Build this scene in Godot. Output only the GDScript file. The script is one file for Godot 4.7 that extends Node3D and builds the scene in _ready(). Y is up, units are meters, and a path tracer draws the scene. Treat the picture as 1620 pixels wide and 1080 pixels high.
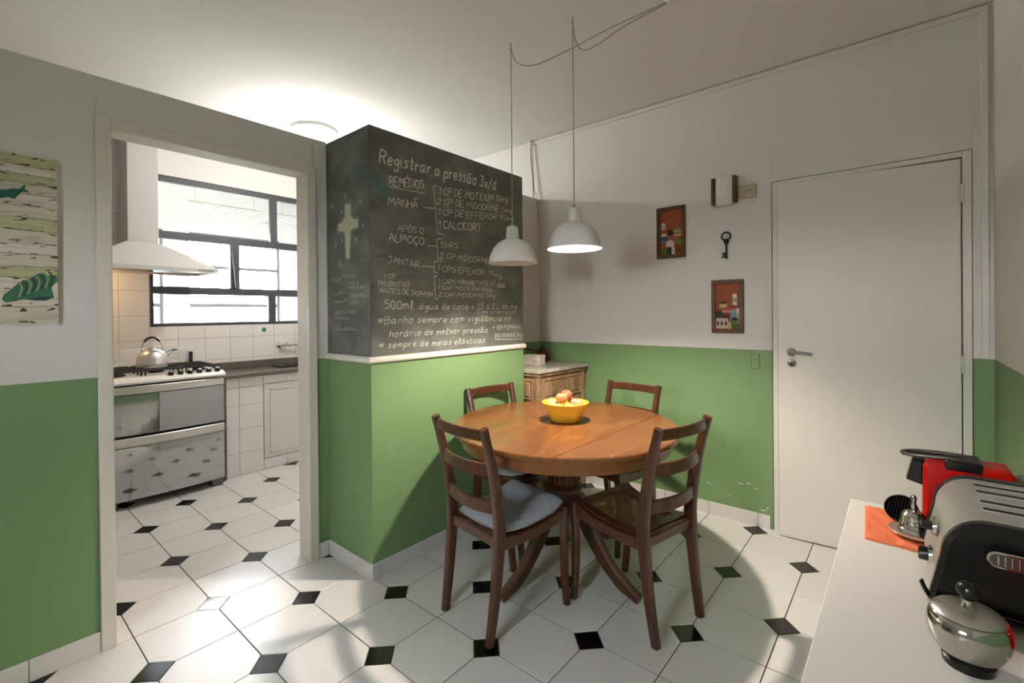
extends Node3D

# ---------------------------------------------------------------- helpers
var M := {}
var used := {}
var rng := RandomNumberGenerator.new()

func lin_mat(key: String, c: Color, rough: float, metal := 0.0) -> StandardMaterial3D:
	if M.has(key):
		return M[key]
	var m := StandardMaterial3D.new()
	m.albedo_color = c
	m.roughness = rough
	m.metallic = metal
	M[key] = m
	return m

func begin() -> SurfaceTool:
	var st := SurfaceTool.new()
	st.begin(Mesh.PRIMITIVE_TRIANGLES)
	st.set_smooth_group(-1)
	return st

func tri(st: SurfaceTool, a: Vector3, b: Vector3, c: Vector3, out: Vector3) -> void:
	var n := (a - c).cross(a - b)
	if n.length_squared() < 1e-18:
		return
	if n.dot(out) < 0.0:
		st.add_vertex(a); st.add_vertex(c); st.add_vertex(b)
	else:
		st.add_vertex(a); st.add_vertex(b); st.add_vertex(c)

func quad(st: SurfaceTool, a: Vector3, b: Vector3, c: Vector3, d: Vector3, out: Vector3) -> void:
	tri(st, a, b, c, out)
	tri(st, a, c, d, out)

# box with chamfered edges
func bb(st: SurfaceTool, c: Vector3, s: Vector3, bv := 0.003, xf := Transform3D.IDENTITY) -> void:
	st.set_smooth_group(-1)
	var h := s * 0.5
	var b: float = minf(bv, minf(h.x, minf(h.y, h.z)) * 0.6)
	var p := {}
	for sx in [-1, 1]:
		for sy in [-1, 1]:
			for sz in [-1, 1]:
				var k := Vector3i(sx, sy, sz)
				p[[k, 0]] = xf * (c + Vector3(sx * h.x, sy * (h.y - b), sz * (h.z - b)))
				p[[k, 1]] = xf * (c + Vector3(sx * (h.x - b), sy * h.y, sz * (h.z - b)))
				p[[k, 2]] = xf * (c + Vector3(sx * (h.x - b), sy * (h.y - b), sz * h.z))
	var bs := xf.basis
	for ax in 3:
		var u := (ax + 1) % 3
		var v := (ax + 2) % 3
		for sg in [-1, 1]:
			var ks := []
			for q in [[-1, -1], [1, -1], [1, 1], [-1, 1]]:
				var k := Vector3i.ZERO
				k[ax] = sg; k[u] = q[0]; k[v] = q[1]
				ks.append(p[[k, ax]])
			var o := Vector3.ZERO
			o[ax] = sg
			quad(st, ks[0], ks[1], ks[2], ks[3], bs * o)
	for ax in 3:
		var u := (ax + 1) % 3
		var v := (ax + 2) % 3
		for su in [-1, 1]:
			for sv in [-1, 1]:
				var k0 := Vector3i.ZERO
				var k1 := Vector3i.ZERO
				k0[ax] = -1; k1[ax] = 1
				k0[u] = su; k1[u] = su; k0[v] = sv; k1[v] = sv
				var o := Vector3.ZERO
				o[u] = su; o[v] = sv
				quad(st, p[[k0, u]], p[[k1, u]], p[[k1, v]], p[[k0, v]], bs * o)
	for sx in [-1, 1]:
		for sy in [-1, 1]:
			for sz in [-1, 1]:
				var k := Vector3i(sx, sy, sz)
				tri(st, p[[k, 0]], p[[k, 1]], p[[k, 2]], bs * Vector3(sx, sy, sz))

# box given by two corners
func bx(st: SurfaceTool, a: Vector3, b: Vector3, bv := 0.0015) -> void:
	bb(st, (a + b) * 0.5, (b - a).abs(), bv)

func lathe(st: SurfaceTool, prof: Array, segs := 32, xf := Transform3D.IDENTITY, sq := Vector2.ONE) -> void:
	var g := 1
	for i in prof.size() - 1:
		var a: Vector2 = prof[i]
		var b: Vector2 = prof[i + 1]
		var d := b - a
		if d.length() < 1e-7:
			continue
		if i > 0:
			var e: Vector2 = a - prof[i - 1]
			if absf(e.angle_to(d)) > 0.7:
				g += 1
		st.set_smooth_group(g)
		var n2 := Vector2(d.y, -d.x).normalized()
		for k in segs:
			var t0 := TAU * k / segs
			var t1 := TAU * (k + 1) / segs
			var c0 := Vector3(cos(t0) * sq.x, 0, sin(t0) * sq.y)
			var c1 := Vector3(cos(t1) * sq.x, 0, sin(t1) * sq.y)
			var cm := Vector3(cos((t0 + t1) / 2), 0, sin((t0 + t1) / 2))
			var o := xf.basis * (cm * n2.x + Vector3.UP * n2.y)
			var up := Vector3.UP
			quad(st, xf * (c0 * a.x + up * a.y), xf * (c1 * a.x + up * a.y), xf * (c1 * b.x + up * b.y), xf * (c0 * b.x + up * b.y), o)
	st.set_smooth_group(-1)

func cr(pts: Array, n := 6) -> Array:   # smooth curve through points
	var r := []
	for i in pts.size() - 1:
		var p0 = pts[maxi(i - 1, 0)]
		var p1 = pts[i]
		var p2 = pts[i + 1]
		var p3 = pts[mini(i + 2, pts.size() - 1)]
		for k in n:
			var t := float(k) / n
			r.append(p1.cubic_interpolate(p2, p0, p3, t))
	r.append(pts[pts.size() - 1])
	return r

func tube(st: SurfaceTool, pts: Array, rad, segs := 8, caps := true) -> void:
	var rings := []
	var nrm := Vector3.ZERO
	for i in pts.size():
		var d: Vector3 = (pts[mini(i + 1, pts.size() - 1)] - pts[maxi(i - 1, 0)]).normalized()
		if i == 0:
			nrm = d.cross(Vector3.UP if absf(d.y) < 0.9 else Vector3.RIGHT).normalized()
		else:
			nrm = (nrm - d * nrm.dot(d)).normalized()
		var bn := d.cross(nrm)
		var r: float = rad[i] if rad is Array else rad
		var ring := []
		for k in segs:
			var t := TAU * k / segs
			ring.append(pts[i] + (nrm * cos(t) + bn * sin(t)) * r)
		rings.append(ring)
	st.set_smooth_group(1)
	for i in rings.size() - 1:
		var cc: Vector3 = (pts[i] + pts[i + 1]) * 0.5
		for k in segs:
			var k2 := (k + 1) % segs
			var m: Vector3 = (rings[i][k] + rings[i][k2] + rings[i + 1][k] + rings[i + 1][k2]) * 0.25
			quad(st, rings[i][k], rings[i][k2], rings[i + 1][k2], rings[i + 1][k], m - cc)
	st.set_smooth_group(-1)
	if caps:
		for e in [0, rings.size() - 1]:
			var o: Vector3 = pts[e] - pts[1 if e == 0 else e - 1]
			for k in segs:
				tri(st, pts[e], rings[e][k], rings[e][(k + 1) % segs], o)

# rectangular section (chamfered) swept along points; sizes[i] = Vector2(across side, other)
func sweep(st: SurfaceTool, pts: Array, sizes, side: Vector3, ch := 0.22) -> void:
	var rings := []
	for i in pts.size():
		var d: Vector3 = (pts[mini(i + 1, pts.size() - 1)] - pts[maxi(i - 1, 0)]).normalized()
		var a := (side - d * side.dot(d)).normalized()
		var b := d.cross(a)
		var s: Vector2 = sizes[i] if sizes is Array else sizes
		var hx := s.x * 0.5
		var hy := s.y * 0.5
		var c := minf(hx, hy) * ch * 2.0
		var ring := []
		for q in [[hx, hy - c], [hx - c, hy], [-hx + c, hy], [-hx, hy - c], [-hx, -hy + c], [-hx + c, -hy], [hx - c, -hy], [hx, -hy + c]]:
			ring.append(pts[i] + a * q[0] + b * q[1])
		rings.append(ring)
	for k in 8:
		st.set_smooth_group(k + 1)
		var k2 := (k + 1) % 8
		for i in rings.size() - 1:
			var cc: Vector3 = (pts[i] + pts[i + 1]) * 0.5
			var m: Vector3 = (rings[i][k] + rings[i][k2] + rings[i + 1][k] + rings[i + 1][k2]) * 0.25
			quad(st, rings[i][k], rings[i][k2], rings[i + 1][k2], rings[i + 1][k], m - cc)
	st.set_smooth_group(-1)
	for e in [0, rings.size() - 1]:
		var o: Vector3 = pts[e] - pts[1 if e == 0 else e - 1]
		for k in 8:
			tri(st, pts[e], rings[e][k], rings[e][(k + 1) % 8], o)

# polygon in local XY, extruded along local Z from 0 to d, both rims chamfered by bv
func prism(st: SurfaceTool, poly0: PackedVector2Array, d: float, xf := Transform3D.IDENTITY, bv := 0.0, back_bevel := false) -> void:
	st.set_smooth_group(-1)
	var poly := poly0
	if Geometry2D.is_polygon_clockwise(poly):
		poly = poly0.duplicate()
		poly.reverse()
	var n := poly.size()
	var inset := PackedVector2Array()
	for i in n:
		var p := poly[i]
		var d0 := (p - poly[(i + n - 1) % n]).normalized()
		var d1 := (poly[(i + 1) % n] - p).normalized()
		var n0 := Vector2(-d0.y, d0.x)
		var n1 := Vector2(-d1.y, d1.x)
		var bis := n0 + n1
		var l := maxf(bis.length_squared() * 0.5, 0.3)
		inset.append(p + bis * (bv / l))
	var lv := [[poly if not back_bevel else inset, 0.0]]
	if back_bevel and bv > 0.0:
		lv.append([poly, bv])
	if bv > 0.0:
		lv.append([poly, d - bv])
		lv.append([inset, d])
	else:
		lv.append([poly, d])
	for j in lv.size() - 1:
		for i in n:
			var i2 := (i + 1) % n
			var e := poly[i2] - poly[i]
			var o := xf.basis * Vector3(e.y, -e.x, 0.0)
			var A: PackedVector2Array = lv[j][0]
			var B: PackedVector2Array = lv[j + 1][0]
			var z0: float = lv[j][1]
			var z1: float = lv[j + 1][1]
			quad(st, xf * Vector3(A[i].x, A[i].y, z0), xf * Vector3(A[i2].x, A[i2].y, z0), xf * Vector3(B[i2].x, B[i2].y, z1), xf * Vector3(B[i].x, B[i].y, z1), o)
	for e in [0, lv.size() - 1]:
		var P: PackedVector2Array = lv[e][0]
		var z: float = lv[e][1]
		var o := xf.basis * Vector3(0, 0, -1 if e == 0 else 1)
		var ix := Geometry2D.triangulate_polygon(P)
		for k in range(0, ix.size(), 3):
			tri(st, xf * Vector3(P[ix[k]].x, P[ix[k]].y, z), xf * Vector3(P[ix[k + 1]].x, P[ix[k + 1]].y, z), xf * Vector3(P[ix[k + 2]].x, P[ix[k + 2]].y, z), o)

func ball(st: SurfaceTool, c: Vector3, r: Vector3, segs := 16) -> void:
	var prof := []
	var nn := segs / 2
	for i in nn + 1:
		var t := -PI / 2 + PI * i / nn
		prof.append(Vector2(cos(t), sin(t)))
	lathe(st, prof, segs, Transform3D(Basis.from_scale(r), c))

func to_mesh(st: SurfaceTool) -> ArrayMesh:
	st.generate_normals()
	return st.commit()

func numbered(base: String, parent: Node) -> String:
	var k := [parent.get_instance_id(), base]
	var n: int = used.get(k, 0)
	used[k] = n + 1
	return base if n == 0 else "%s_%03d" % [base, n]

func put(called: String, mesh: Mesh, m: Material, parent: Node = self) -> MeshInstance3D:
	var o := MeshInstance3D.new()
	o.name = numbered(called, parent)
	o.mesh = mesh
	o.material_override = m
	o.cast_shadow = GeometryInstance3D.SHADOW_CASTING_SETTING_ON
	parent.add_child(o, true)
	return o

func part(called: String, st: SurfaceTool, m: Material, parent: Node) -> MeshInstance3D:
	return put(called, to_mesh(st), m, parent)

func thing(called: String, label: String, category: String, at := Vector3.ZERO, turn := 0.0, group := "") -> Node3D:
	var o := Node3D.new()
	o.name = numbered(called, self)
	add_child(o, true)
	o.position = at
	o.rotation_degrees.y = turn
	o.set_meta("label", label)
	o.set_meta("category", category)
	if group != "":
		o.set_meta("group", group)
	return o

func struct(called: String, label := "", at := Vector3.ZERO) -> Node3D:
	var o := Node3D.new()
	o.name = called
	add_child(o, true)
	o.position = at
	o.set_meta("kind", "structure")
	if label != "":
		o.set_meta("label", label)
	return o

func copy(src: Node3D, label: String, at: Vector3, turn: float) -> Node3D:
	var base := String(src.name)
	var c: Node3D = src.duplicate()
	c.name = numbered(base, self)
	add_child(c, true)
	c.position = at
	c.rotation_degrees.y = turn
	c.set_meta("label", label)
	return c

# ---------------------------------------------------------------- textures
func noise(freq: float, sd: int, oct := 4) -> FastNoiseLite:
	var n := FastNoiseLite.new()
	n.seed = sd
	n.frequency = freq
	n.fractal_octaves = oct
	n.noise_type = FastNoiseLite.TYPE_SIMPLEX_SMOOTH
	return n

func img_from(w: int, h: int, f: Callable) -> Image:
	var data := PackedByteArray()
	data.resize(w * h * 3)
	var i := 0
	for y in h:
		for x in w:
			var c: Color = f.call(x, y)
			data[i] = int(clampf(c.r, 0, 1) * 255.0)
			data[i + 1] = int(clampf(c.g, 0, 1) * 255.0)
			data[i + 2] = int(clampf(c.b, 0, 1) * 255.0)
			i += 3
	return Image.create_from_data(w, h, false, Image.FORMAT_RGB8, data)

# grain runs along v
func wood_tex(sd: int, dark: Color, light: Color, rings := 5.0, fine := 0.25) -> ImageTexture:
	var n1 := noise(1.0, sd, 3)
	var n2 := noise(1.0, sd + 7, 2)
	var S := 512
	var f := func(x: int, y: int) -> Color:
		var u := float(x) / S
		var v := float(y) / S
		var acc := 0.0
		var wu := clampf((u - 0.85) / 0.15, 0, 1)
		var wv := clampf((v - 0.85) / 0.15, 0, 1)
		for q in [[0, 0, (1 - wu) * (1 - wv)], [1, 0, wu * (1 - wv)], [0, 1, (1 - wu) * wv], [1, 1, wu * wv]]:
			if q[2] <= 0.0:
				continue
			var uu: float = u - q[0]
			var vv: float = v - q[1]
			var a := n1.get_noise_2d(uu * rings, vv * 1.2)
			var b := n2.get_noise_2d(uu * 130.0, vv * 7.0)
			acc += q[2] * (0.5 + 0.16 * sin(a * 14.0) + a * 0.5 + b * fine)
		return dark.lerp(light, clampf(acc, 0, 1))
	var im := img_from(S, S, f)
	im.generate_mipmaps()
	return ImageTexture.create_from_image(im)

func speckle_tex(sd: int, a: Color, b: Color, c: Color, freq := 0.12) -> ImageTexture:
	var n1 := noise(freq, sd, 3)
	var im0 := n1.get_seamless_image(256, 256)
	var n2 := noise(freq * 0.2, sd + 3, 2)
	var im1 := n2.get_seamless_image(256, 256)
	var f := func(x: int, y: int) -> Color:
		var v := im0.get_pixel(x, y).r
		var w := im1.get_pixel(x, y).r
		return a.lerp(b, smoothstep(0.35, 0.65, v)).lerp(c, 0.5 * smoothstep(0.5, 0.8, w))
	var im := img_from(256, 256, f)
	im.generate_mipmaps()
	return ImageTexture.create_from_image(im)

func tri_mat(key: String, tex: Texture2D, scale: float, rough: float, metal := 0.0, world := false) -> StandardMaterial3D:
	var m := lin_mat(key, Color.WHITE, rough, metal)
	m.albedo_texture = tex
	m.uv1_triplanar = true
	m.uv1_world_triplanar = world
	m.uv1_scale = Vector3.ONE * scale
	return m

# ---------------------------------------------------------------- chalk lettering (single-stroke alphabet)
var GL := {
	"A": "0 0 3 8 6 0|1 3 5 3", "B": "0 0 0 8 3 8 4.5 6.5 3 4.5 0 4.3 3.5 4.2 5 2 3.5 0 0 0", "C": "5 7 3 8 0.5 6 0 3.5 1 1 3 0 5 1",
	"D": "0 0 0 8 3 7.5 5 4.5 4 1 0 0", "E": "5 8 0 8 0 0 5 0|0 4 4 4", "F": "5 8 0 8 0 0|0 4 4 4", "H": "0 0 0 8|5 0 5 8|0 4 5 4",
	"I": "1 0 1 8", "J": "1 8 5 8|3.5 8 3.5 2 2 0 0 1", "L": "0 8 0 0 4 0", "M": "0 0 1 8 3.5 3 6 8 7 0", "N": "0 0 0 8 5 0 5 8",
	"O": "3 8 0.5 6 0 3 2 0 4 0 6 3 5.5 6 3 8", "P": "0 0 0 8 3 8 5 6.5 4 4.5 0 4", "R": "0 0 0 8 3 8 5 6.5 4 4.5 0 4|2 4 5.5 0",
	"S": "5 7 3 8 0.5 7 1 5 4.5 3.5 5 1.5 3 0 0 1", "T": "0 8 6 8|3 8 3 0", "U": "0 8 0 2 2 0 4 0.5 5 2 5 8", "V": "0 8 2.5 0 5 8", "X": "0 0 5 8|0 8 5 0",
	"0": "2.5 8 0.5 6 0.5 2 2.5 0 4.5 2 4.5 6 2.5 8", "1": "0 6 2 8 2 0", "2": "0 6.5 2 8 4.5 7 4 4.5 0 0 5 0", "3": "0 7.5 3 8 4 6.3 2 4.4 4.5 2.5 3 0 0 0.6",
	"5": "4.5 8 0.8 8 0.5 4.8 3 5 4.8 3 3.5 0.5 0 0.5", "7": "0 8 5 8 2 0|1.5 4 4.5 4",
	"a": "4.5 4.5 2.5 5 0.5 3.5 0.5 1 2 0 4 2 4.5 4.5 4.3 1 5.5 0.5", "b": "0.8 8 0.8 0 3 0 4.5 2 3.5 4.5 0.8 3.5", "c": "4.3 4.3 2.3 5 0.6 3 1.3 0.6 3 0 4.5 0.8",
	"d": "4.5 4.5 2 5 0.5 2.5 2 0 4.3 2|4.6 8 4.4 1 5.5 0.3", "e": "0.5 2.5 4 3 3.5 5 1.5 4.8 0.5 2.5 1.5 0.2 4.5 0.8", "g": "4.5 4.5 2 5 0.5 3 2 1 4 2.5 4.5 4.5 4.3 -1 2.5 -3 0.8 -2",
	"h": "0.8 8 0.8 0|0.8 3 2.8 5 4 3.5 4.2 0.3", "i": "1 5 1 1 2 0|1.2 6.8 1.3 7", "l": "0.8 0.8 3 6 2.5 8 1.3 7 1.2 1 2.5 0 3.8 0.8",
	"m": "0.5 5 0.7 0|0.7 3 2.5 5 3.2 3.5 3.2 0|3.3 3 5 5 6 3.5 6.2 0.3", "n": "0.5 5 0.7 0|0.7 3 3 5 4 3.5 4.2 0.3", "o": "2.5 5 0.5 3.5 1 0.5 3 0 4.5 2.5 2.5 5 5 4.6",
	"p": "0.5 5 0.8 -3.5|0.8 3.5 2.5 5 4.5 3.5 3.5 0.5 0.8 1", "r": "0.5 5 1 0|1 3.5 2.5 5 4 4.6", "s": "4 4.5 2 5 1 3.8 3.5 2 3 0.3 0.5 0.3", "t": "2 8 2 1 3 0 4 0.8|0.5 5.5 4 5.5",
	"u": "0.5 5 0.7 1.2 2.2 0 4 1.5 4.3 5 4.4 1 5.4 0.4", "v": "0.5 5 2.3 0 4.4 5", "x": "0.5 5 4.5 0|4.5 5 0.5 0",
	"/": "0 -1 4 8.5", "+": "2.5 1 2.5 6|0 3.5 5 3.5", ",": "1 0.5 0.5 -1.5", "*": "2.5 1 2.5 7|0 5.5 5 2.5|0 2.5 5 5.5", "(": "2 8.5 0.5 4 2 -1", ")": "0 8.5 1.5 4 0 -1",
}
var ACC := {"É": ["E", "2 9.5 4 11.5"], "Ã": ["A", "1 9.7 2.5 10.8 3.8 9.7 5.3 10.8"], "Ç": ["C", "3 0 3.4 -1.6 2 -2.4"], "Ó": ["O", "2.5 9.5 4.5 11.5"],
	"ã": ["a", "0.5 6.6 2 7.6 3 6.6 4.6 7.6"], "á": ["a", "2 6.5 3.8 8.3"], "â": ["a", "1 6.4 2.6 7.8 4 6.4"]}

func glyph(ch: String) -> Array:   # array of strokes
	var txt := ""
	if ACC.has(ch):
		txt = GL[ACC[ch][0]] + "|" + ACC[ch][1]
	else:
		txt = GL.get(ch, "")
	var out := []
	if txt == "":
		return out
	for s in txt.split("|"):
		var v := s.split_floats(" ", false)
		var pl := []
		for i in range(0, v.size() - 1, 2):
			pl.append(Vector2(v[i], v[i + 1]))
		out.append(pl)
	return out

func chalk(im: Image, pts: Array, width: float, strength: float, col: Color) -> void:
	var W := im.get_width()
	var H := im.get_height()
	for i in pts.size() - 1:
		var a: Vector2 = pts[i]
		var b: Vector2 = pts[i + 1]
		var n := int(a.distance_to(b) / 0.8) + 1
		for k in n:
			var p := a.lerp(b, float(k) / n)
			var r := width * (0.8 + 0.4 * rng.randf())
			var ri := int(ceil(r))
			for dy in range(-ri, ri + 1):
				for dx in range(-ri, ri + 1):
					var q := Vector2(dx, dy)
					if q.length() > r or rng.randf() < 0.34:
						continue
					var X := int(p.x) + dx
					var Y := int(p.y) + dy
					if X < 0 or Y < 0 or X >= W or Y >= H:
						continue
					var c := im.get_pixel(X, Y)
					im.set_pixel(X, Y, c.lerp(col, strength * (0.4 + 0.6 * rng.randf())))

func chalk_text(im: Image, ppm: float, txt: String, s0: float, y0: float, s1: float, y1: float, h: float, top: float, strength: float) -> void:
	var adv := 0.0
	var items := []
	for ch in txt:
		var g := glyph(ch)
		if g.is_empty():
			adv += 3.2
			continue
		var w := 0.0
		for st in g:
			for p in st:
				w = maxf(w, p.x)
		items.append([g, adv])
		adv += w + 1.5
	adv -= 1.5
	var d := Vector2(s1 - s0, y1 - y0)
	var slant := txt.to_upper() != txt and txt.length() > 8 and txt[2] != " "
	for it in items:
		var jy := rng.randf_range(-0.5, 0.5)
		var jr := rng.randf_range(-0.06, 0.06)
		for st in it[0]:
			var pl := []
			for p in cr(st, 5):
				var q: Vector2 = p.rotated(jr)
				if slant:
					q.x += q.y * 0.16
				var t: float = (it[1] + q.x) / adv
				var P := Vector2(s0, y0) + d * t + Vector2(0, (q.y + jy) * h / 8.0)
				pl.append(Vector2(P.x * ppm, (top - P.y) * ppm))
			chalk(im, pl, maxf(1.6, h * ppm * 0.055), strength, Color(0.86, 0.85, 0.80))

func board_image(w: int, h: int, sd: int, base: Color, dust: Color) -> Image:
	var n1 := noise(0.004, sd, 4)
	var n2 := noise(0.05, sd + 1, 3)
	var n3 := noise(0.4, sd + 2, 1)
	var f := func(x: int, y: int) -> Color:
		var a := n1.get_noise_2d(x * 0.7 + y * 0.5, y * 1.1 - x * 0.4)
		var b := n2.get_noise_2d(x * 0.35 + y * 0.2, y)
		var c := n3.get_noise_2d(x, y)
		var v := clampf(0.25 + a * 0.75 + b * 0.22 + c * 0.10, 0, 1)
		return base.lerp(dust, v)
	return img_from(w, h, f)

# flat panel with its picture; origin at lower left, u along ux, v up
func picture_panel(called: String, parent: Node, o: Vector3, ux: Vector3, uy: Vector3, thick: Vector3, m: Material) -> MeshInstance3D:
	var st := begin()
	var p := [o + thick, o + ux + thick, o + ux + uy + thick, o + uy + thick]
	var uv := [Vector2(0, 1), Vector2(1, 1), Vector2(1, 0), Vector2(0, 0)]
	var order := [0, 1, 2, 0, 2, 3]
	var n: Vector3 = (p[0] - p[2]).cross(p[0] - p[1])
	if n.dot(thick) < 0:
		order = [0, 2, 1, 0, 3, 2]
	for k in order:
		st.set_uv(uv[k])
		st.add_vertex(p[k])
	var q := [o, o + ux, o + ux + uy, o + uy]
	var ctr := o + (ux + uy) * 0.5
	st.set_uv(Vector2(0.002, 0.002))
	for k in 4:
		var k2 := (k + 1) % 4
		quad(st, q[k], q[k2], p[k2], p[k], (q[k] + q[k2]) * 0.5 - ctr)
	quad(st, q[0], q[1], q[2], q[3], -thick)
	return part(called, st, m, parent)

# ---------------------------------------------------------------- scene
const CEIL := 2.85
const LOW := 2.335      # height of the partition walls that stop below the ceiling
const DADO := 1.112

func _ready() -> void:
	rng.seed = 4711
	setup_view()
	make_materials()
	build_floor()
	build_shell()
	build_pillar()
	build_door()
	build_kitchen_wall()
	build_laundry()
	build_outside()
	build_stove()
	build_hood()
	build_counter()
	build_table()
	build_chairs()
	build_pendants()
	build_ceiling_lamp()
	build_chest()
	build_wall_things()
	build_fish_picture()
	build_side_table()

func setup_view() -> void:
	var cam := Camera3D.new()
	cam.name = "camera"
	cam.projection = Camera3D.PROJECTION_FRUSTUM
	cam.near = 0.05
	cam.far = 300.0
	cam.size = 0.05 * 1080.0 / 740.18
	cam.frustum_offset = Vector2(0.0, -0.05 * 42.61 / 740.18)
	cam.position = Vector3(1.9058, 1.3602, 1.3831)
	cam.rotation_degrees = Vector3(-0.2248, 39.856, -0.4894)
	add_child(cam)
	cam.current = true

	var we := WorldEnvironment.new()
	we.name = "environment"
	var env := Environment.new()
	var sky := Sky.new()
	var sm := ProceduralSkyMaterial.new()
	sm.sky_top_color = Color(0.90, 0.93, 0.97)
	sm.sky_horizon_color = Color(1.0, 0.985, 0.96)
	sm.ground_bottom_color = Color(0.55, 0.57, 0.56)
	sm.ground_horizon_color = Color(0.85, 0.87, 0.88)
	sm.sky_energy_multiplier = 1.0
	sm.energy_multiplier = 110.0
	sky.sky_material = sm
	env.background_mode = Environment.BG_SKY
	env.sky = sky
	env.tonemap_mode = Environment.TONE_MAPPER_LINEAR
	env.tonemap_exposure = 1.1
	env.sdfgi_enabled = true
	env.ssao_enabled = true
	env.ssil_enabled = true
	we.environment = env
	add_child(we)

const PENDANT_ENERGY := 2.9
const KITCHEN_LAMP_ENERGY := 1.1
const HOOD_ENERGY := 0.10

func make_materials() -> void:
	lin_mat("white_wall", Color(0.85, 0.842, 0.828), 0.85)
	lin_mat("ceiling", Color(0.88, 0.875, 0.866), 0.9)
	lin_mat("green", Color(0.45, 0.565, 0.38), 0.55)
	lin_mat("white_wood", Color(0.86, 0.84, 0.80), 0.45)
	lin_mat("tile", Color(0.875, 0.866, 0.853), 0.30)
	lin_mat("tile2", Color(0.86, 0.85, 0.837), 0.33)
	lin_mat("black_tile", Color(0.035, 0.033, 0.033), 0.16)
	lin_mat("grout", Color(0.27, 0.23, 0.20), 0.9)
	lin_mat("wall_tile", Color(0.90, 0.885, 0.87), 0.15)
	lin_mat("wall_grout", Color(0.66, 0.63, 0.61), 0.9)
	lin_mat("chrome", Color(0.82, 0.81, 0.79), 0.12, 1.0)
	lin_mat("steel", Color(0.84, 0.83, 0.81), 0.36, 1.0)
	lin_mat("brushed_steel", Color(0.80, 0.79, 0.77), 0.38, 0.6)
	lin_mat("handle_steel", Color(0.52, 0.51, 0.50), 0.35, 1.0)
	lin_mat("steel_dark", Color(0.42, 0.41, 0.40), 0.35, 1.0)
	lin_mat("black_plastic", Color(0.025, 0.024, 0.024), 0.3)
	lin_mat("black_iron", Color(0.035, 0.033, 0.032), 0.6)
	lin_mat("frame_paint", Color(0.25, 0.25, 0.27), 0.5)
	lin_mat("white_enamel", Color(0.90, 0.89, 0.87), 0.2)
	lin_mat("hood_paint", Color(0.76, 0.75, 0.74), 0.3)
	lin_mat("shade_white", Color(0.87, 0.86, 0.85), 0.35)
	lin_mat("cord_white", Color(0.66, 0.63, 0.58), 0.6)
	lin_mat("yellow", Color(0.92, 0.72, 0.20), 0.32)
	lin_mat("red_gloss", Color(0.72, 0.07, 0.03), 0.25)
	lin_mat("orange_cloth", Color(0.90, 0.47, 0.30), 0.9)
	lin_mat("mirror_glass", Color(0.71, 0.71, 0.72), 0.06, 0.92)
	lin_mat("cushion", Color(0.62, 0.64, 0.67), 0.95)
	var dk := wood_tex(11, Color(0.20, 0.105, 0.065), Color(0.38, 0.21, 0.125), 4.0, 0.3)
	var w := tri_mat("chair_wood", dk, 2.2, 0.32)
	w.clearcoat_enabled = true
	w.clearcoat = 0.3
	w.clearcoat_roughness = 0.25
	var tb := wood_tex(23, Color(0.405, 0.24, 0.125), Color(0.56, 0.365, 0.205), 3.0, 0.22)
	var t := tri_mat("table_wood", tb, 0.9, 0.26)
	t.clearcoat_enabled = true
	t.clearcoat = 0.35
	t.clearcoat_roughness = 0.15
	var ch := wood_tex(31, Color(0.40, 0.285, 0.20), Color(0.74, 0.61, 0.48), 6.0, 0.35)
	tri_mat("chest_wood", ch, 1.8, 0.5)
	tri_mat("granite", speckle_tex(5, Color(0.30, 0.27, 0.25), Color(0.44, 0.40, 0.37), Color(0.24, 0.21, 0.20), 0.16), 4.0, 0.25)
	tri_mat("marble", speckle_tex(9, Color(0.64, 0.62, 0.57), Color(0.74, 0.72, 0.67), Color(0.55, 0.53, 0.49), 0.03), 2.0, 0.3)
	var gl := lin_mat("glass", Color(0.92, 0.96, 0.97, 0.10), 0.02)
	gl.transparency = BaseMaterial3D.TRANSPARENCY_ALPHA
	var bulb := lin_mat("bulb", Color(1, 0.97, 0.92), 0.5)
	bulb.emission_enabled = true
	bulb.emission = Color(1.0, 0.93, 0.82)
	bulb.emission_energy_multiplier = 6.0
	var dome := lin_mat("lamp_dome", Color(1, 0.99, 0.97), 0.4)
	dome.emission_enabled = true
	dome.emission = Color(1.0, 0.97, 0.92)
	dome.emission_energy_multiplier = 2.2
	var hl := lin_mat("hood_bulb", Color(1, 0.95, 0.85), 0.4)
	hl.emission_enabled = true
	hl.emission = Color(1.0, 0.80, 0.55)
	hl.emission_energy_multiplier = 4.0

# ---------------------------------------------------------------- floor of hexagonal tiles with black insets
const T := 0.30
const IN := 0.0707

func tile_poly(par: int) -> PackedVector2Array:
	# corners of a unit cell in x, z; those of even parity are cut off
	var c := [Vector2(0, 0), Vector2(T, 0), Vector2(T, T), Vector2(0, T)]
	var g := 0.0021
	var out := PackedVector2Array()
	for k in 4:
		var p: Vector2 = c[k]
		if (k + par) % 2 == 0:
			var a: Vector2 = (c[(k + 3) % 4] - p).normalized()
			var b: Vector2 = (c[(k + 1) % 4] - p).normalized()
			out.append(p + a * IN)
			out.append(p + b * IN)
		else:
			out.append(p)
	var r := Geometry2D.offset_polygon(out, -g, Geometry2D.JOIN_MITER)
	return r[0]

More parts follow.
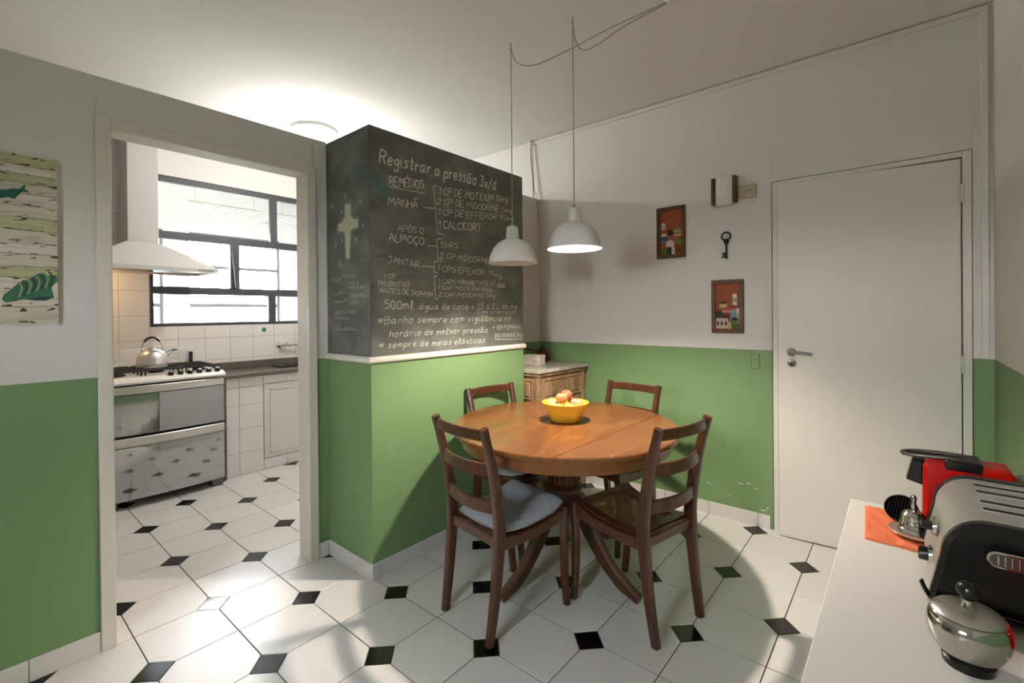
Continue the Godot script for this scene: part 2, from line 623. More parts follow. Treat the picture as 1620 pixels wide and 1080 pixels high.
func build_floor() -> void:
	var f := struct("floor", "white hexagonal floor tiles with small black square insets")
	var st := begin()
	bx(st, Vector3(-4.4, -0.08, -2.0), Vector3(2.4, -0.0028, 2.75))
	part("grout_bed", st, M.grout, f)
	var xf := Transform3D(Basis(Vector3(1, 0, 0), Vector3(0, 0, 1), Vector3(0, 1, 0)), Vector3(0, -0.009, 0))
	var meshes := []
	for par in 2:
		st = begin()
		prism(st, tile_poly(par), 0.009, xf, 0.0012)
		meshes.append(to_mesh(st))
	st = begin()
	var g := 0.0020
	prism(st, PackedVector2Array([Vector2(IN - g, 0), Vector2(0, IN - g), Vector2(-IN + g, 0), Vector2(0, -IN + g)]), 0.0086, xf, 0.001)
	var ins := to_mesh(st)
	for i in range(-10, 8):
		for j in range(-7, 9):
			var x := i * T
			var z := j * T
			if x + T < -2.95 or z + T < -1.9 or x > 2.3 or z > 2.3:
				continue
			if x < -0.75 and z > 1.35:
				continue
			var hidden := x > -0.62 and x + T < -0.15 and z < 0.0 and z > -1.24
			if not hidden and not (x > 0.3 and z > 1.6):
				var o := put("floor_tile", meshes[absi(i + j) % 2], M.tile if (i * 7 + j * 3) % 5 != 0 else M.tile2, f)
				o.position = Vector3(x, 0, z)
			if absi(i + j) % 2 == 0 and x > -2.9 and z > -1.87:
				var b := put("black_inset", ins, M.black_tile, f)
				b.position = Vector3(x, 0, z)

# painted wall piece: green below, white above
func painted(parent: Node, a: Vector3, b: Vector3, dado := true) -> void:
	var st := begin()
	if dado and a.y < DADO:
		bx(st, a, Vector3(b.x, DADO, b.z), 0.0008)
		part("green_dado", st, M.green, parent)
		if b.y > DADO:
			st = begin()
			bx(st, Vector3(a.x, DADO, a.z), b, 0.0008)
			part("white_upper", st, M.white_wall, parent)
	else:
		bx(st, a, b, 0.0008)
		part("white_upper", st, M.white_wall, parent)

func baseboard(called: String, a: Vector3, dir: Vector3, outw: Vector3, length: float, first := 0.3) -> void:
	var n := struct(called)
	var s := 0.0
	var l := first
	while s < length - 0.004:
		var e := minf(s + l, length)
		var st := begin()
		var p := a + dir * (s + 0.0012)
		var q := a + dir * (e - 0.0012) + outw * 0.009 + Vector3.UP * 0.083
		bx(st, p, q, 0.0015)
		part("skirting_tile", st, M.tile2, n)
		s = e
		l = 0.30

func build_shell() -> void:
	var c := struct("ceiling")
	var st := begin()
	bx(st, Vector3(-4.4, CEIL, -2.0), Vector3(2.4, CEIL + 0.12, 2.75))
	part("plaster", st, M.ceiling, c)
	var w := struct("wall_back")
	painted(w, Vector3(-4.4, 0, -2.0), Vector3(-0.50, CEIL, -1.875), false)
	painted(w, Vector3(-0.50, 0, -2.0), Vector3(1.285, CEIL, -1.875))
	painted(w, Vector3(2.175, 0, -2.0), Vector3(2.4, CEIL, -1.875))
	painted(w, Vector3(1.285, 2.155, -2.0), Vector3(2.175, CEIL, -1.875), false)
	painted(w, Vector3(1.285, 0, -2.0), Vector3(2.175, 2.155, -1.955), false)
	# spots where the green paint has flaked off
	for q in [[0.90, 0.205, 0.05, 0.008], [1.03, 0.155, 0.03, 0.006], [1.10, 0.245, 0.05, 0.008], [1.15, 0.255, 0.04, 0.010], [1.19, 0.235, 0.03, 0.012], [1.23, 0.105, 0.06, 0.010], [0.80, 0.17, 0.03, 0.006], [1.255, 0.125, 0.02, 0.012]]:
		st = begin()
		var fk := PackedVector2Array()
		for k in 9:
			var t := TAU * k / 9.0
			var rr := rng.randf_range(0.35, 1.0)
			fk.append(Vector2(q[0] + cos(t) * q[2] * 0.5 * rr, q[1] + sin(t) * q[3] * 0.5 * rr))
		prism(st, fk, 0.0008, Transform3D(Basis.IDENTITY, Vector3(0, 0, -1.875)))
		part("paint_flake", st, M.white_wall, w)
	w = struct("wall_right")
	painted(w, Vector3(2.25, 0, -1.875), Vector3(2.4, CEIL, 2.6))
	w = struct("wall_front")
	# behind the camera: wall with a small window added for soft fill light
	painted(w, Vector3(-4.4, 0, 2.6), Vector3(0.95, CEIL, 2.75), false)
	painted(w, Vector3(1.48, 0, 2.6), Vector3(2.4, CEIL, 2.75), false)
	painted(w, Vector3(0.95, 0, 2.6), Vector3(1.48, 1.38, 2.75), false)
	painted(w, Vector3(0.95, 1.9, 2.6), Vector3(1.48, CEIL, 2.75), false)
	var fw := struct("window_4", "unseen window added behind the camera to let in soft fill light")
	for q in [[0.95, 1.38, 0.98, 1.9], [1.45, 1.38, 1.48, 1.9], [0.98, 1.38, 1.45, 1.41], [0.98, 1.87, 1.45, 1.9], [1.20, 1.41, 1.23, 1.87]]:
		st = begin()
		bx(st, Vector3(q[0], q[1], 2.66), Vector3(q[2], q[3], 2.70), 0.002)
		part("frame_bar", st, M.white_wood, fw)
	for q in [[0.98, 1.20], [1.23, 1.45]]:
		st = begin()
		bx(st, Vector3(q[0], 1.41, 2.678), Vector3(q[1], 1.87, 2.682), 0.0)
		part("pane", st, M.glass, fw)
	w = struct("wall_left")
	painted(w, Vector3(-0.655, 0, 1.0), Vector3(-0.60, LOW, 2.6))
	painted(w, Vector3(-0.655, 0, 0.015), Vector3(-0.60, LOW, 0.09))
	painted(w, Vector3(-0.71, 0, 1.0), Vector3(-0.655, LOW, 2.6), false)
	painted(w, Vector3(-0.71, 0, 0.015), Vector3(-0.655, LOW, 0.09), false)
	painted(w, Vector3(-0.71, 2.17, 0.09), Vector3(-0.60, LOW, 1.0), false)
	w = struct("wall_niche")
	painted(w, Vector3(-0.55, 0, -1.875), Vector3(-0.50, LOW, -1.235))
	painted(w, Vector3(-0.60, 0, -1.875), Vector3(-0.55, LOW, -1.235), false)
	baseboard("baseboard_left", Vector3(-0.60, 0, 1.005), Vector3(0, 0, 1), Vector3(1, 0, 0), 1.5, 0.205)
	baseboard("baseboard_jamb", Vector3(-0.60, 0, 0.024), Vector3(0, 0, 1), Vector3(1, 0, 0), 0.056)
	baseboard("baseboard_pillar_front", Vector3(-0.60, 0, 0.015), Vector3(1, 0, 0), Vector3(0, 0, 1), 0.434, 0.30)
	baseboard("baseboard_pillar_side", Vector3(-0.175, 0, 0.024), Vector3(0, 0, -1), Vector3(1, 0, 0), 1.25, 0.04)
	baseboard("baseboard_back", Vector3(-0.50, 0, -1.875), Vector3(1, 0, 0), Vector3(0, 0, 1), 1.77, 0.2)
	baseboard("baseboard_right", Vector3(2.25, 0, -1.86), Vector3(0, 0, 1), Vector3(-1, 0, 0), 3.0)
	# open doorway to the kitchen: lining and casing
	var d := struct("door_2", "white door lining of the open doorway to the kitchen")
	st = begin()
	bx(st, Vector3(-0.712, 0, 0.134), Vector3(-0.598, 2.127, 0.09), 0.002)
	part("jamb", st, M.white_wood, d)
	st = begin()
	bx(st, Vector3(-0.712, 0, 0.957), Vector3(-0.598, 2.127, 1.0), 0.002)
	part("jamb", st, M.white_wood, d)
	st = begin()
	bx(st, Vector3(-0.712, 2.127, 0.09), Vector3(-0.598, 2.17, 1.0), 0.002)
	part("lintel", st, M.white_wood, d)
	st = begin()
	bx(st, Vector3(-0.60, 0, 0.083), Vector3(-0.586, 2.177, 0.134), 0.003)
	part("casing", st, M.white_wood, d)
	st = begin()
	bx(st, Vector3(-0.60, 0, 0.957), Vector3(-0.586, 2.177, 1.006), 0.003)
	part("casing", st, M.white_wood, d)
	st = begin()
	bx(st, Vector3(-0.60, 2.127, 0.134), Vector3(-0.586, 2.177, 0.957), 0.003)
	part("casing", st, M.white_wood, d)

var BOARD_TEXT := [["Registrar a pressão 3x/d", 0.061, 2.145, 0.967, 2.184, 0.065], ["REMÉDIOS", 0.122, 2.040, 0.352, 2.068, 0.046], ["MANHÃ", 0.114, 1.934, 0.309, 1.949, 0.040],
	["1 CP DE MOTILIUM 10mg", 0.464, 2.056, 1.084, 2.115, 0.041], ["2 CP DE MIDODRINE 5mg", 0.448, 1.998, 1.126, 2.050, 0.035], ["1 CP DE EFFEXOR 75mg", 0.455, 1.935, 1.146, 1.998, 0.035],
	["1 CALCICORT", 0.462, 1.858, 0.823, 1.887, 0.044], ["APÓS O", 0.173, 1.803, 0.349, 1.812, 0.032], ["ALMOÇO", 0.115, 1.746, 0.352, 1.753, 0.040], ["15HRS", 0.474, 1.749, 0.613, 1.754, 0.032],
	["2 CP MIDODRINE", 0.473, 1.685, 0.898, 1.684, 0.032], ["JANTAR", 0.111, 1.633, 0.316, 1.615, 0.033], ["1 CPS EFEXOR", 0.450, 1.607, 0.848, 1.605, 0.033], ["75mg", 0.889, 1.613, 1.014, 1.595, 0.025],
	["1 CP", 0.081, 1.547, 0.157, 1.548, 0.023], ["PROBIOTICO", 0.049, 1.504, 0.247, 1.509, 0.026], ["ANTES DE DORMIR", 0.054, 1.471, 0.413, 1.457, 0.025],
	["1 CAPS MIRABETATE AT 200", 0.457, 1.536, 1.052, 1.539, 0.026], ["1 CAP MOTILIUM 10mg", 0.453, 1.501, 0.914, 1.503, 0.022], ["2 CAP MIDODRINE 5mg", 0.456, 1.460, 0.946, 1.461, 0.024],
	["500ml", 0.085, 1.387, 0.272, 1.389, 0.043], ["água de coco + 1,5 a 2 L de ág", 0.312, 1.382, 1.171, 1.388, 0.035], ["(1 no intervalo)", 0.775, 1.358, 1.159, 1.355, 0.024],
	["*Banho sempre com vigilância no", 0.041, 1.309, 1.109, 1.307, 0.036], ["horário de melhor pressão", 0.109, 1.239, 0.870, 1.235, 0.033], ["* VER POMADAS", 0.925, 1.252, 1.221, 1.248, 0.025],
	["NO BANHEIRO", 0.958, 1.198, 1.235, 1.188, 0.025], ["* sempre de meias elásticas", 0.048, 1.181, 0.843, 1.169, 0.033]]
var BOARD_LINES := [[0.122, 2.031, 0.36, 2.042], [0.352, 1.962, 0.433, 1.968], [0.465, 2.106, 0.426, 2.095, 0.453, 1.828, 0.503, 1.824], [0.379, 1.747, 0.449, 1.75],
	[0.493, 1.8, 0.449, 1.795, 0.451, 1.683, 0.491, 1.681], [0.33, 1.628, 0.422, 1.629], [0.484, 1.667, 0.426, 1.662, 0.425, 1.598, 0.45, 1.598],
	[0.45, 1.579, 0.425, 1.578, 0.431, 1.446, 0.456, 1.445], [0.949, 1.224, 0.952, 1.184, 1.242, 1.172], [0.963, 1.547, 1.053, 1.548], [0.975, 1.532, 1.053, 1.535]]
var CROSS := [Vector2(0.199, 1.956), Vector2(0.255, 1.95), Vector2(0.258, 1.886), Vector2(0.287, 1.862), Vector2(0.326, 1.862), Vector2(0.327, 1.814), Vector2(0.286, 1.813), Vector2(0.254, 1.805),
	Vector2(0.242, 1.658), Vector2(0.205, 1.659), Vector2(0.198, 1.795), Vector2(0.181, 1.808), Vector2(0.126, 1.816), Vector2(0.127, 1.856), Vector2(0.166, 1.863), Vector2(0.197, 1.882)]

func build_pillar() -> void:
	var B0 := 1.135
	var TOP := 2.325
	var w := struct("wall_pillar", "freestanding boxed-out pillar with blackboard paint above a green dado")
	var st := begin()
	bx(st, Vector3(-0.655, 0, -1.235), Vector3(-0.175, DADO + 0.012, 0.015), 0.002)
	part("green_dado", st, M.green, w)
	st = begin()
	bx(st, Vector3(-0.71, 0, -1.235), Vector3(-0.655, DADO + 0.012, 0.015), 0.002)
	part("kitchen_side", st, M.white_wall, w)
	st = begin()
	bx(st, Vector3(-0.71, DADO + 0.012, -1.235), Vector3(-0.177, TOP, 0.013), 0.001)
	part("core", st, M.white_wall, w)
	# blackboard face towards the table
	var ppm := 1024.0
	var im := board_image(int(1.25 * ppm), int((TOP - B0) * ppm), 40, Color(0.355, 0.365, 0.345), Color(0.52, 0.522, 0.498))
	# smear of green chalk
	for k in 46:
		var a := Vector2(rng.randf_range(0.0, 0.03), 2.055 + rng.randfn() * 0.018)
		var ln := rng.randf_range(0.05, 0.125)
		chalk(im, [Vector2(a.x, TOP - a.y) * ppm, Vector2(a.x + ln, TOP - a.y + ln * 0.6) * ppm], 6.0, 0.022, Color(0.32, 0.60, 0.48))
	for r in BOARD_TEXT:
		chalk_text(im, ppm, r[0], r[1], r[2], r[3], r[4], r[5], TOP, 1.0)
	for l in BOARD_LINES:
		var pl := []
		for k in range(0, l.size(), 2):
			pl.append(Vector2(l[k], TOP - l[k + 1]) * ppm)
		chalk(im, pl, 2.3, 0.8, Color(0.86, 0.85, 0.80))
	im.generate_mipmaps()
	var m := lin_mat("board_a", Color.WHITE, 0.72)
	m.albedo_texture = ImageTexture.create_from_image(im)
	var f := picture_panel("blackboard", w, Vector3(-0.177, B0, 0.015), Vector3(0, 0, -1.25), Vector3(0, TOP - B0, 0), Vector3(0.002, 0, 0), m)
	f.set_meta("label", "blackboard with handwritten medicine list in white chalk")
	# blackboard face towards the kitchen doorway
	im = board_image(int(0.43 * ppm), int((TOP - B0) * ppm), 60, Color(0.355, 0.365, 0.345), Color(0.52, 0.522, 0.498))
	for k in 40:
		var ln := rng.randf_range(0.05, 0.16)
		var e := Vector2(rng.randf_range(0.40, 0.425), 2.075 + rng.randfn() * 0.02)
		chalk(im, [Vector2(e.x, TOP - e.y) * ppm, Vector2(e.x - ln, TOP - e.y - ln * 0.5) * ppm], 6.0, 0.018, Color(0.34, 0.60, 0.50))
	var poly := PackedVector2Array()
	for p in CROSS:
		poly.append(Vector2(p.x - 0.005, TOP - p.y) * ppm)
	for y in range(int((TOP - 1.96) * ppm), int((TOP - 1.655) * ppm)):
		for x in range(int(0.115 * ppm), int(0.33 * ppm)):
			if Geometry2D.is_point_in_polygon(Vector2(x, y), poly) and rng.randf() > 0.06:
				im.set_pixel(x, y, Color(0.80, 0.80, 0.70).lerp(Color(0.66, 0.66, 0.55), rng.randf() * 0.6))
	var grown := Geometry2D.offset_polygon(poly, 9.0)
	var ring := Array(grown[0])
	ring.append(ring[0])
	chalk(im, ring, 1.5, 0.35, Color(0.86, 0.85, 0.80))
	for s in [Vector2(0.201, 2.001), Vector2(0.346, 1.945), Vector2(0.067, 1.958), Vector2(0.158, 1.92), Vector2(0.367, 1.819), Vector2(0.161, 1.764), Vector2(0.303, 1.752), Vector2(0.099, 1.746), Vector2(0.139, 1.641)]:
		var c := Vector2(s.x, TOP - s.y) * ppm
		chalk(im, [c + Vector2(0, -12), c + Vector2(0, 12)], 3.0, 0.5, Color(0.86, 0.85, 0.80))
		chalk(im, [c + Vector2(-6, 4), c + Vector2(6, -2)], 2.0, 0.4, Color(0.86, 0.85, 0.80))
	for l in [[0.047, 1.545, 0.146, 1.545], [0.17, 1.562, 0.277, 1.559], [0.217, 1.519, 0.325, 1.519], [0.216, 1.499, 0.377, 1.495], [0.061, 1.466, 0.174, 1.475], [0.239, 1.453, 0.397, 1.449],
			[0.07, 1.421, 0.21, 1.429], [0.229, 1.416, 0.319, 1.416], [0.064, 1.358, 0.292, 1.372], [0.074, 1.332, 0.218, 1.333], [0.067, 1.272, 0.299, 1.273]]:
		var pl := []
		var n := int((l[2] - l[0]) / 0.008)
		for k in n + 1:
			var t := float(k) / n
			var up: float = rng.randf_range(0.0, 0.022) if k % 2 == 0 else rng.randf_range(-0.004, 0.004)
			pl.append(Vector2(lerpf(l[0], l[2], t) + rng.randf_range(-0.003, 0.003), TOP - lerpf(l[1], l[3], t) - up) * ppm)
		chalk(im, cr(pl, 4), 1.7, 0.42, Color(0.80, 0.81, 0.80))
	chalk(im, [Vector2(0.196, TOP - 1.535) * ppm, Vector2(0.20, TOP - 1.47) * ppm], 1.4, 0.4, Color(0.8, 0.8, 0.8))
	im.generate_mipmaps()
	m = lin_mat("board_b", Color.WHITE, 0.72)
	m.albedo_texture = ImageTexture.create_from_image(im)
	f = picture_panel("blackboard", w, Vector3(-0.60, B0, 0.013), Vector3(0.425, 0, 0), Vector3(0, TOP - B0, 0), Vector3(0, 0, 0.002), m)
	f.set_meta("label", "narrow blackboard face with a chalk cross and faint notes")
	# white moulding under the blackboard
	var tr := struct("trim_1", "white moulding under the blackboard")
	for s in 2:
		st = begin()
		var prof := [Vector2(0, 0), Vector2(0.012, 0.0), Vector2(0.018, 0.008), Vector2(0.018, 0.020), Vector2(0.010, 0.030), Vector2(0, 0.032)]
		var pp := PackedVector2Array(prof)
		var xf: Transform3D
		if s == 0:   # along the long face, running in -z
			xf = Transform3D(Basis(Vector3(1, 0, 0), Vector3(0, 1, 0), Vector3(0, 0, 1)), Vector3(-0.175, 1.108, -1.245))
			prism(st, pp, 1.278, xf)
		else:
			xf = Transform3D(Basis(Vector3(0, 0, 1), Vector3(0, 1, 0), Vector3(1, 0, 0)), Vector3(-0.598, 1.108, 0.015))
			prism(st, pp, 0.4225, xf)
		part("moulding", st, M.white_wood, tr)

func build_door() -> void:
	# frame
	var d := struct("door_1", "flush white door with a steel lever handle")
	for s in [[1.29, 1.318], [2.138, 2.172]]:
		var st := begin()
		bx(st, Vector3(s[0], 0, -1.955), Vector3(s[1], 2.15, -1.868), 0.002)
		part("jamb", st, M.white_wood, d)
	var st := begin()
	bx(st, Vector3(1.318, 2.122, -1.955), Vector3(2.138, 2.15, -1.868), 0.002)
	part("lintel", st, M.white_wood, d)
	# leaf, hinged on the right, standing a little ajar
	var leaf := Node3D.new()
	leaf.name = "door_leaf"
	d.add_child(leaf, true)
	leaf.position = Vector3(2.133, 0, -1.868)
	leaf.rotation_degrees.y = 4.6
	st = begin()
	bx(st, Vector3(-0.806, 0.008, -0.036), Vector3(0, 2.114, 0.0), 0.002)
	part("panel", st, M.white_wood, leaf)
	var hx := -0.735
	st = begin()
	lathe(st, [Vector2(0, 0), Vector2(0.024, 0), Vector2(0.024, 0.005), Vector2(0.020, 0.008), Vector2(0, 0.008)], 20, Transform3D(Basis(Vector3.RIGHT, PI / 2), Vector3(hx, 1.112, 0)))
	tube(st, [Vector3(hx, 1.112, 0.0), Vector3(hx, 1.112, 0.045)], 0.009, 10)
	tube(st, cr([Vector3(hx - 0.008, 1.112, 0.045), Vector3(hx + 0.03, 1.113, 0.048), Vector3(hx + 0.07, 1.110, 0.046), Vector3(hx + 0.105, 1.106, 0.044)], 4), 0.009, 10)
	part("handle", st, M.handle_steel, leaf)
	st = begin()
	lathe(st, [Vector2(0, 0), Vector2(0.022, 0), Vector2(0.022, 0.004), Vector2(0.018, 0.006), Vector2(0, 0.006)], 20, Transform3D(Basis(Vector3.RIGHT, PI / 2), Vector3(hx, 1.048, 0)))
	part("lock_escutcheon", st, M.handle_steel, leaf)
	st = begin()
	bb(st, Vector3(hx, 1.046, 0.006), Vector3(0.005, 0.016, 0.002), 0.0004)
	lathe(st, [Vector2(0, 0), Vector2(0.0045, 0), Vector2(0.0045, 0.0015), Vector2(0, 0.0015)], 10, Transform3D(Basis(Vector3.RIGHT, PI / 2), Vector3(hx, 1.052, 0.0058)))
	part("keyhole", st, M.black_iron, leaf)
	for y in [0.25, 1.08, 1.94]:
		st = begin()
		tube(st, [Vector3(2.137, y - 0.045, -1.862), Vector3(2.137, y + 0.045, -1.862)], 0.007, 10)
		bx(st, Vector3(2.137, y - 0.042, -1.868), Vector3(2.165, y + 0.042, -1.866), 0.0005)
		part("hinge", st, M.white_wood, d)
	# cable duct along the ceiling and down the corner
	var t := struct("trim_2", "white cable duct along the top of the wall")
	st = begin()
	bx(st, Vector3(-0.56, 2.815, -1.875), Vector3(2.225, 2.842, -1.86), 0.003)
	part("duct", st, M.white_wood, t)
	t = struct("trim_3", "white cable duct down the corner")
	st = begin()
	bx(st, Vector3(2.205, 1.118, -1.875), Vector3(2.232, 2.842, -1.861), 0.003)
	part("duct", st, M.white_wood, t)

func build_kitchen_wall() -> void:
	var X := -2.9
	var w := struct("wall_window")
	# wall around the opening
	var zl := 0.325
	var zr := -1.30
	var y0 := 1.268
	var y1 := 2.555
	var st := begin()
	bx(st, Vector3(X - 0.12, 0, -1.875), Vector3(X, y0, 2.6), 0.0008)
	part("plaster", st, M.white_wall, w)
	st = begin()
	bx(st, Vector3(X - 0.12, y1, -1.875), Vector3(X, CEIL, 2.6), 0.0008)
	part("plaster", st, M.white_wall, w)
	st = begin()
	bx(st, Vector3(X - 0.12, y0, zl), Vector3(X, y1, 2.6), 0.0008)
	part("plaster", st, M.white_wall, w)
	st = begin()
	bx(st, Vector3(X - 0.12, y0, -1.875), Vector3(X, y1, zr), 0.0008)
	part("plaster", st, M.white_wall, w)
	st = begin()
	bx(st, Vector3(X, 0.70, -1.6), Vector3(X + 0.004, y0, zl), 0.0)
	bx(st, Vector3(X, 0.70, zl), Vector3(X + 0.004, 2.76, 1.35), 0.0)
	part("grout_bed", st, M.wall_grout, w)
	var jz := [1.33, 1.13, 0.93, 0.73, 0.53, 0.33, 0.129, -0.072, -0.274, -0.475, -0.672, -0.876, -1.08, -1.28, -1.48]
	var jy := [0.755, 0.955, 1.155, 1.36, 1.566, 1.77, 1.975, 2.18, 2.385, 2.59, 2.76]
	for a in jz.size() - 1:
		for b in jy.size() - 1:
			var lo: float = jy[b]
			var hi: float = jy[b + 1]
			if jz[a] < 0.331:
				if lo >= y0 - 0.02:
					continue
				hi = minf(hi, y0)
			st = begin()
			bx(st, Vector3(X + 0.001, lo + 0.0012, jz[a + 1] + 0.0012), Vector3(X + 0.0075, hi - 0.0012, jz[a] - 0.0012), 0.0015)
			part("wall_tile", st, M.wall_tile, w)
	# window frame of steel bars with glass
	var n := struct("window_1", "dark steel-framed kitchen window looking into the laundry")
	var bars := [[Vector2(zl, y1 - 0.05), Vector2(zr, y1)], [Vector2(zl, y0), Vector2(zr, y0 + 0.028)], [Vector2(zl, 2.02), Vector2(zr, 2.085)], [Vector2(zl, 1.545), Vector2(zr, 1.61)],
		[Vector2(zl, y0), Vector2(zl - 0.03, y1)], [Vector2(zr + 0.03, y0), Vector2(zr, y1)], [Vector2(-0.655, 2.085), Vector2(-0.72, y1 - 0.05)], [Vector2(-0.29, 1.61), Vector2(-0.37, 2.02)], [Vector2(-0.63, y0), Vector2(-0.70, 1.545)]]
	for k in bars.size():
		var a: Vector2 = bars[k][0]
		var b: Vector2 = bars[k][1]
		st = begin()
		bx(st, Vector3(X - 0.055, a.y, a.x), Vector3(X - 0.015 + 0.0007 * k, b.y, b.x), 0.003)
		part("frame_bar", st, M.frame_paint, n)
	# slanting edge of the tilted sash and its stay
	st = begin()
	sweep(st, [Vector3(X - 0.02, 2.02, -0.30), Vector3(X + 0.03, 1.61, -0.325)], Vector2(0.012, 0.03), Vector3(0, 0, 1))
	part("sash_edge", st, M.frame_paint, n)
	st = begin()
	tube(st, [Vector3(X + 0.0, 1.655, -0.405), Vector3(X + 0.02, 1.675, -0.43), Vector3(X + 0.02, 1.70, -0.44)], 0.005, 8)
	part("catch", st, M.frame_paint, n)
	for g in [[zl - 0.03, -0.655, 2.085, y1 - 0.05], [-0.72, zr + 0.03, 2.085, y1 - 0.05], [zl - 0.03, -0.29, 1.61, 2.02], [-0.37, zr + 0.03, 1.61, 2.02], [zl - 0.03, -0.63, y0 + 0.028, 1.545], [-0.70, zr + 0.03, y0 + 0.028, 1.545]]:
		st = begin()
		bx(st, Vector3(X - 0.037, g[2], g[0]), Vector3(X - 0.033, g[3], g[1]), 0.0)
		part("pane", st, M.glass, n)

func build_laundry() -> void:
	var X := -4.2
	var w := struct("wall_laundry")
	var openings := [[1.60, -0.085], [-0.29, -1.32]]
	var y0 := 1.0
	var y1 := 2.30
	var st := begin()
	bx(st, Vector3(X - 0.14, 0, -1.875), Vector3(X, y0, 2.6), 0.0008)
	part("plaster", st, M.white_wall, w)
	st = begin()
	bx(st, Vector3(X - 0.14, y1, -1.875), Vector3(X, CEIL, 2.6), 0.0008)
	part("plaster", st, M.white_wall, w)
	for g in [[2.6, 1.60], [-0.085, -0.29], [-1.32, -1.875]]:
		st = begin()
		bx(st, Vector3(X - 0.14, y0, g[1]), Vector3(X + (0.12 if g[1] == -0.29 else 0.0), y1, g[0]), 0.0008)
		part("plaster", st, M.white_wall, w)
	var fl := struct("floor_laundry")
	for p in 4:
		for q in 8:
			st = begin()
			bx(st, Vector3(-3.03 - 0.29 * (p + 1), -0.009, 2.55 - 0.55 * (q + 1)), Vector3(-3.033 - 0.29 * p, 0.0, 2.547 - 0.55 * q), 0.001)
			part("floor_tile", st, M.tile, fl)
	var i := 2
	for o in openings:
		var n := struct("window_%d" % i, "outer window of the laundry")
		i += 1
		var zs := [o[0], o[0] - 0.03, o[1] + 0.03, o[1]]
		var rows := [[y1 - 0.035, y1], [1.90, 1.935], [1.455, 1.495], [y0, y0 + 0.03]]
		for r in rows:
			st = begin()
			bx(st, Vector3(X - 0.08, r[0], zs[0]), Vector3(X - 0.04, r[1], zs[3]), 0.002)
			part("frame_bar", st, M.frame_paint, n)
		for c in [[zs[0], zs[1]], [zs[2], zs[3]]]:
			st = begin()
			bx(st, Vector3(X - 0.081, y0, c[0]), Vector3(X - 0.039, y1, c[1]), 0.002)
			part("frame_bar", st, M.frame_paint, n)
		for k in 3:
			st = begin()
			bx(st, Vector3(X - 0.062, rows[k + 1][1], zs[1]), Vector3(X - 0.058, rows[k][0], zs[2]), 0.0)
			part("pane", st, M.glass, n)
	# drying rack hung from the ceiling
	var r := thing("drying_rack", "white clothes drying rack hanging from the laundry ceiling", "drying rack", Vector3(-3.9, 2.5, -0.45))
	for e in [0.36, -0.36]:
		st = begin()
		tube(st, [Vector3(e, 0, -0.38), Vector3(e, 0, 0.33)], 0.010, 8)
		part("end_bar", st, M.cord_white, r)
		for z in [-0.30, 0.25]:
			st = begin()
			tube(st, [Vector3(e, 0.0, z), Vector3(e, 0.12, z + 0.01), Vector3(e - 0.02, 0.35, z)], 0.004, 6)
			part("hanger", st, M.cord_white, r)
	for k in 9:
		st = begin()
		var z := -0.36 + k * 0.083
		tube(st, [Vector3(-0.36, 0.0, z), Vector3(0.36, 0.0, z)], 0.006, 8)
		part("rod", st, M.shade_white, r)
	r = copy(r, "second white drying rack, beyond the window mullion on the laundry ceiling", Vector3(-3.9, 2.5, -1.30), 0)

func build_outside() -> void:
	# distant street seen small through both windows
	lin_mat("far_wall", Color(0.72, 0.72, 0.70), 0.9)
	lin_mat("far_glass", Color(0.35, 0.40, 0.45), 0.2)
	lin_mat("leaf", Color(0.20, 0.33, 0.14), 0.8)
	lin_mat("bark", Color(0.20, 0.15, 0.11), 0.9)
	lin_mat("ground", Color(0.42, 0.43, 0.38), 0.95)
	var g := struct("ground_outside", "street level far below")
	var st := begin()
	bx(st, Vector3(-120, -9.2, -90), Vector3(60, -9, 90), 0.0)
	part("earth", st, M.ground, g)
	var bl := thing("apartment_building", "pale apartment building far beyond the laundry window", "building", Vector3(-44, -9, -9))
	st = begin()
	bx(st, Vector3(-6, 0, -5), Vector3(6, 11.5, 5), 0.05)
	part("facade", st, M.far_wall, bl)
	for fl in 4:
		for k in 4:
			st = begin()
			bx(st, Vector3(5.98, 1.2 + fl * 2.7, -4.2 + k * 2.3), Vector3(6.04, 2.7 + fl * 2.7, -2.9 + k * 2.3), 0.01)
			part("window", st, M.far_glass, bl)
	var k := 0
	for p in [[-34, -16, 10.6, 3.0], [-30, -11.2, 9.9, 2.3], [-38, -21, 10.9, 3.2]]:
		var t := thing("tree", ["broad leafy tree beside the pale building outside", "smaller leafy tree in front of the pale building outside", "tall leafy tree furthest from the pale building outside"][k], "tree", Vector3(p[0], -9, p[1]))
		st = begin()
		tube(st, [Vector3(0, 0, 0), Vector3(0.1, 4, 0.1), Vector3(0, p[2] - 2, 0)], [0.3, 0.24, 0.1], 8)
		part("trunk", st, M.bark, t)
		st = begin()
		for q in 40:
			var d: Vector3 = Vector3(rng.randfn(), rng.randfn() * 0.7, rng.randfn()).limit_length(1.6) * 0.55 * p[3]
			ball(st, Vector3(0, p[2] - 1.2, 0) + d, Vector3.ONE * rng.randf_range(0.4, 0.8), 8)
		part("crown", st, M.leaf, t)
		k += 1

# ---------------------------------------------------------------- kitchen things
func bowed(st: SurfaceTool, y0: float, y1: float, out0 := 0.0, th := 0.02) -> void:
	# curved front panel of the cooker between z -0.018 and 0.742
	var N := 14
	var f := []
	for k in N + 1:
		var z := 0.738 - 0.752 * k / N
		var q := (z - 0.36) / 0.38
		f.append(Vector2(-2.285 + 0.032 * (1.0 - q * q) + out0, z))
	var poly := PackedVector2Array()
	for p in f:
		poly.append(p)
	for k in range(N, -1, -1):
		poly.append(f[k] - Vector2(th, 0))
	var xf := Transform3D(Basis(Vector3(1, 0, 0), Vector3(0, 0, 1), Vector3(0, 1, 0)), Vector3(0, y0, 0))
	prism(st, poly, y1 - y0, xf, 0.003, true)

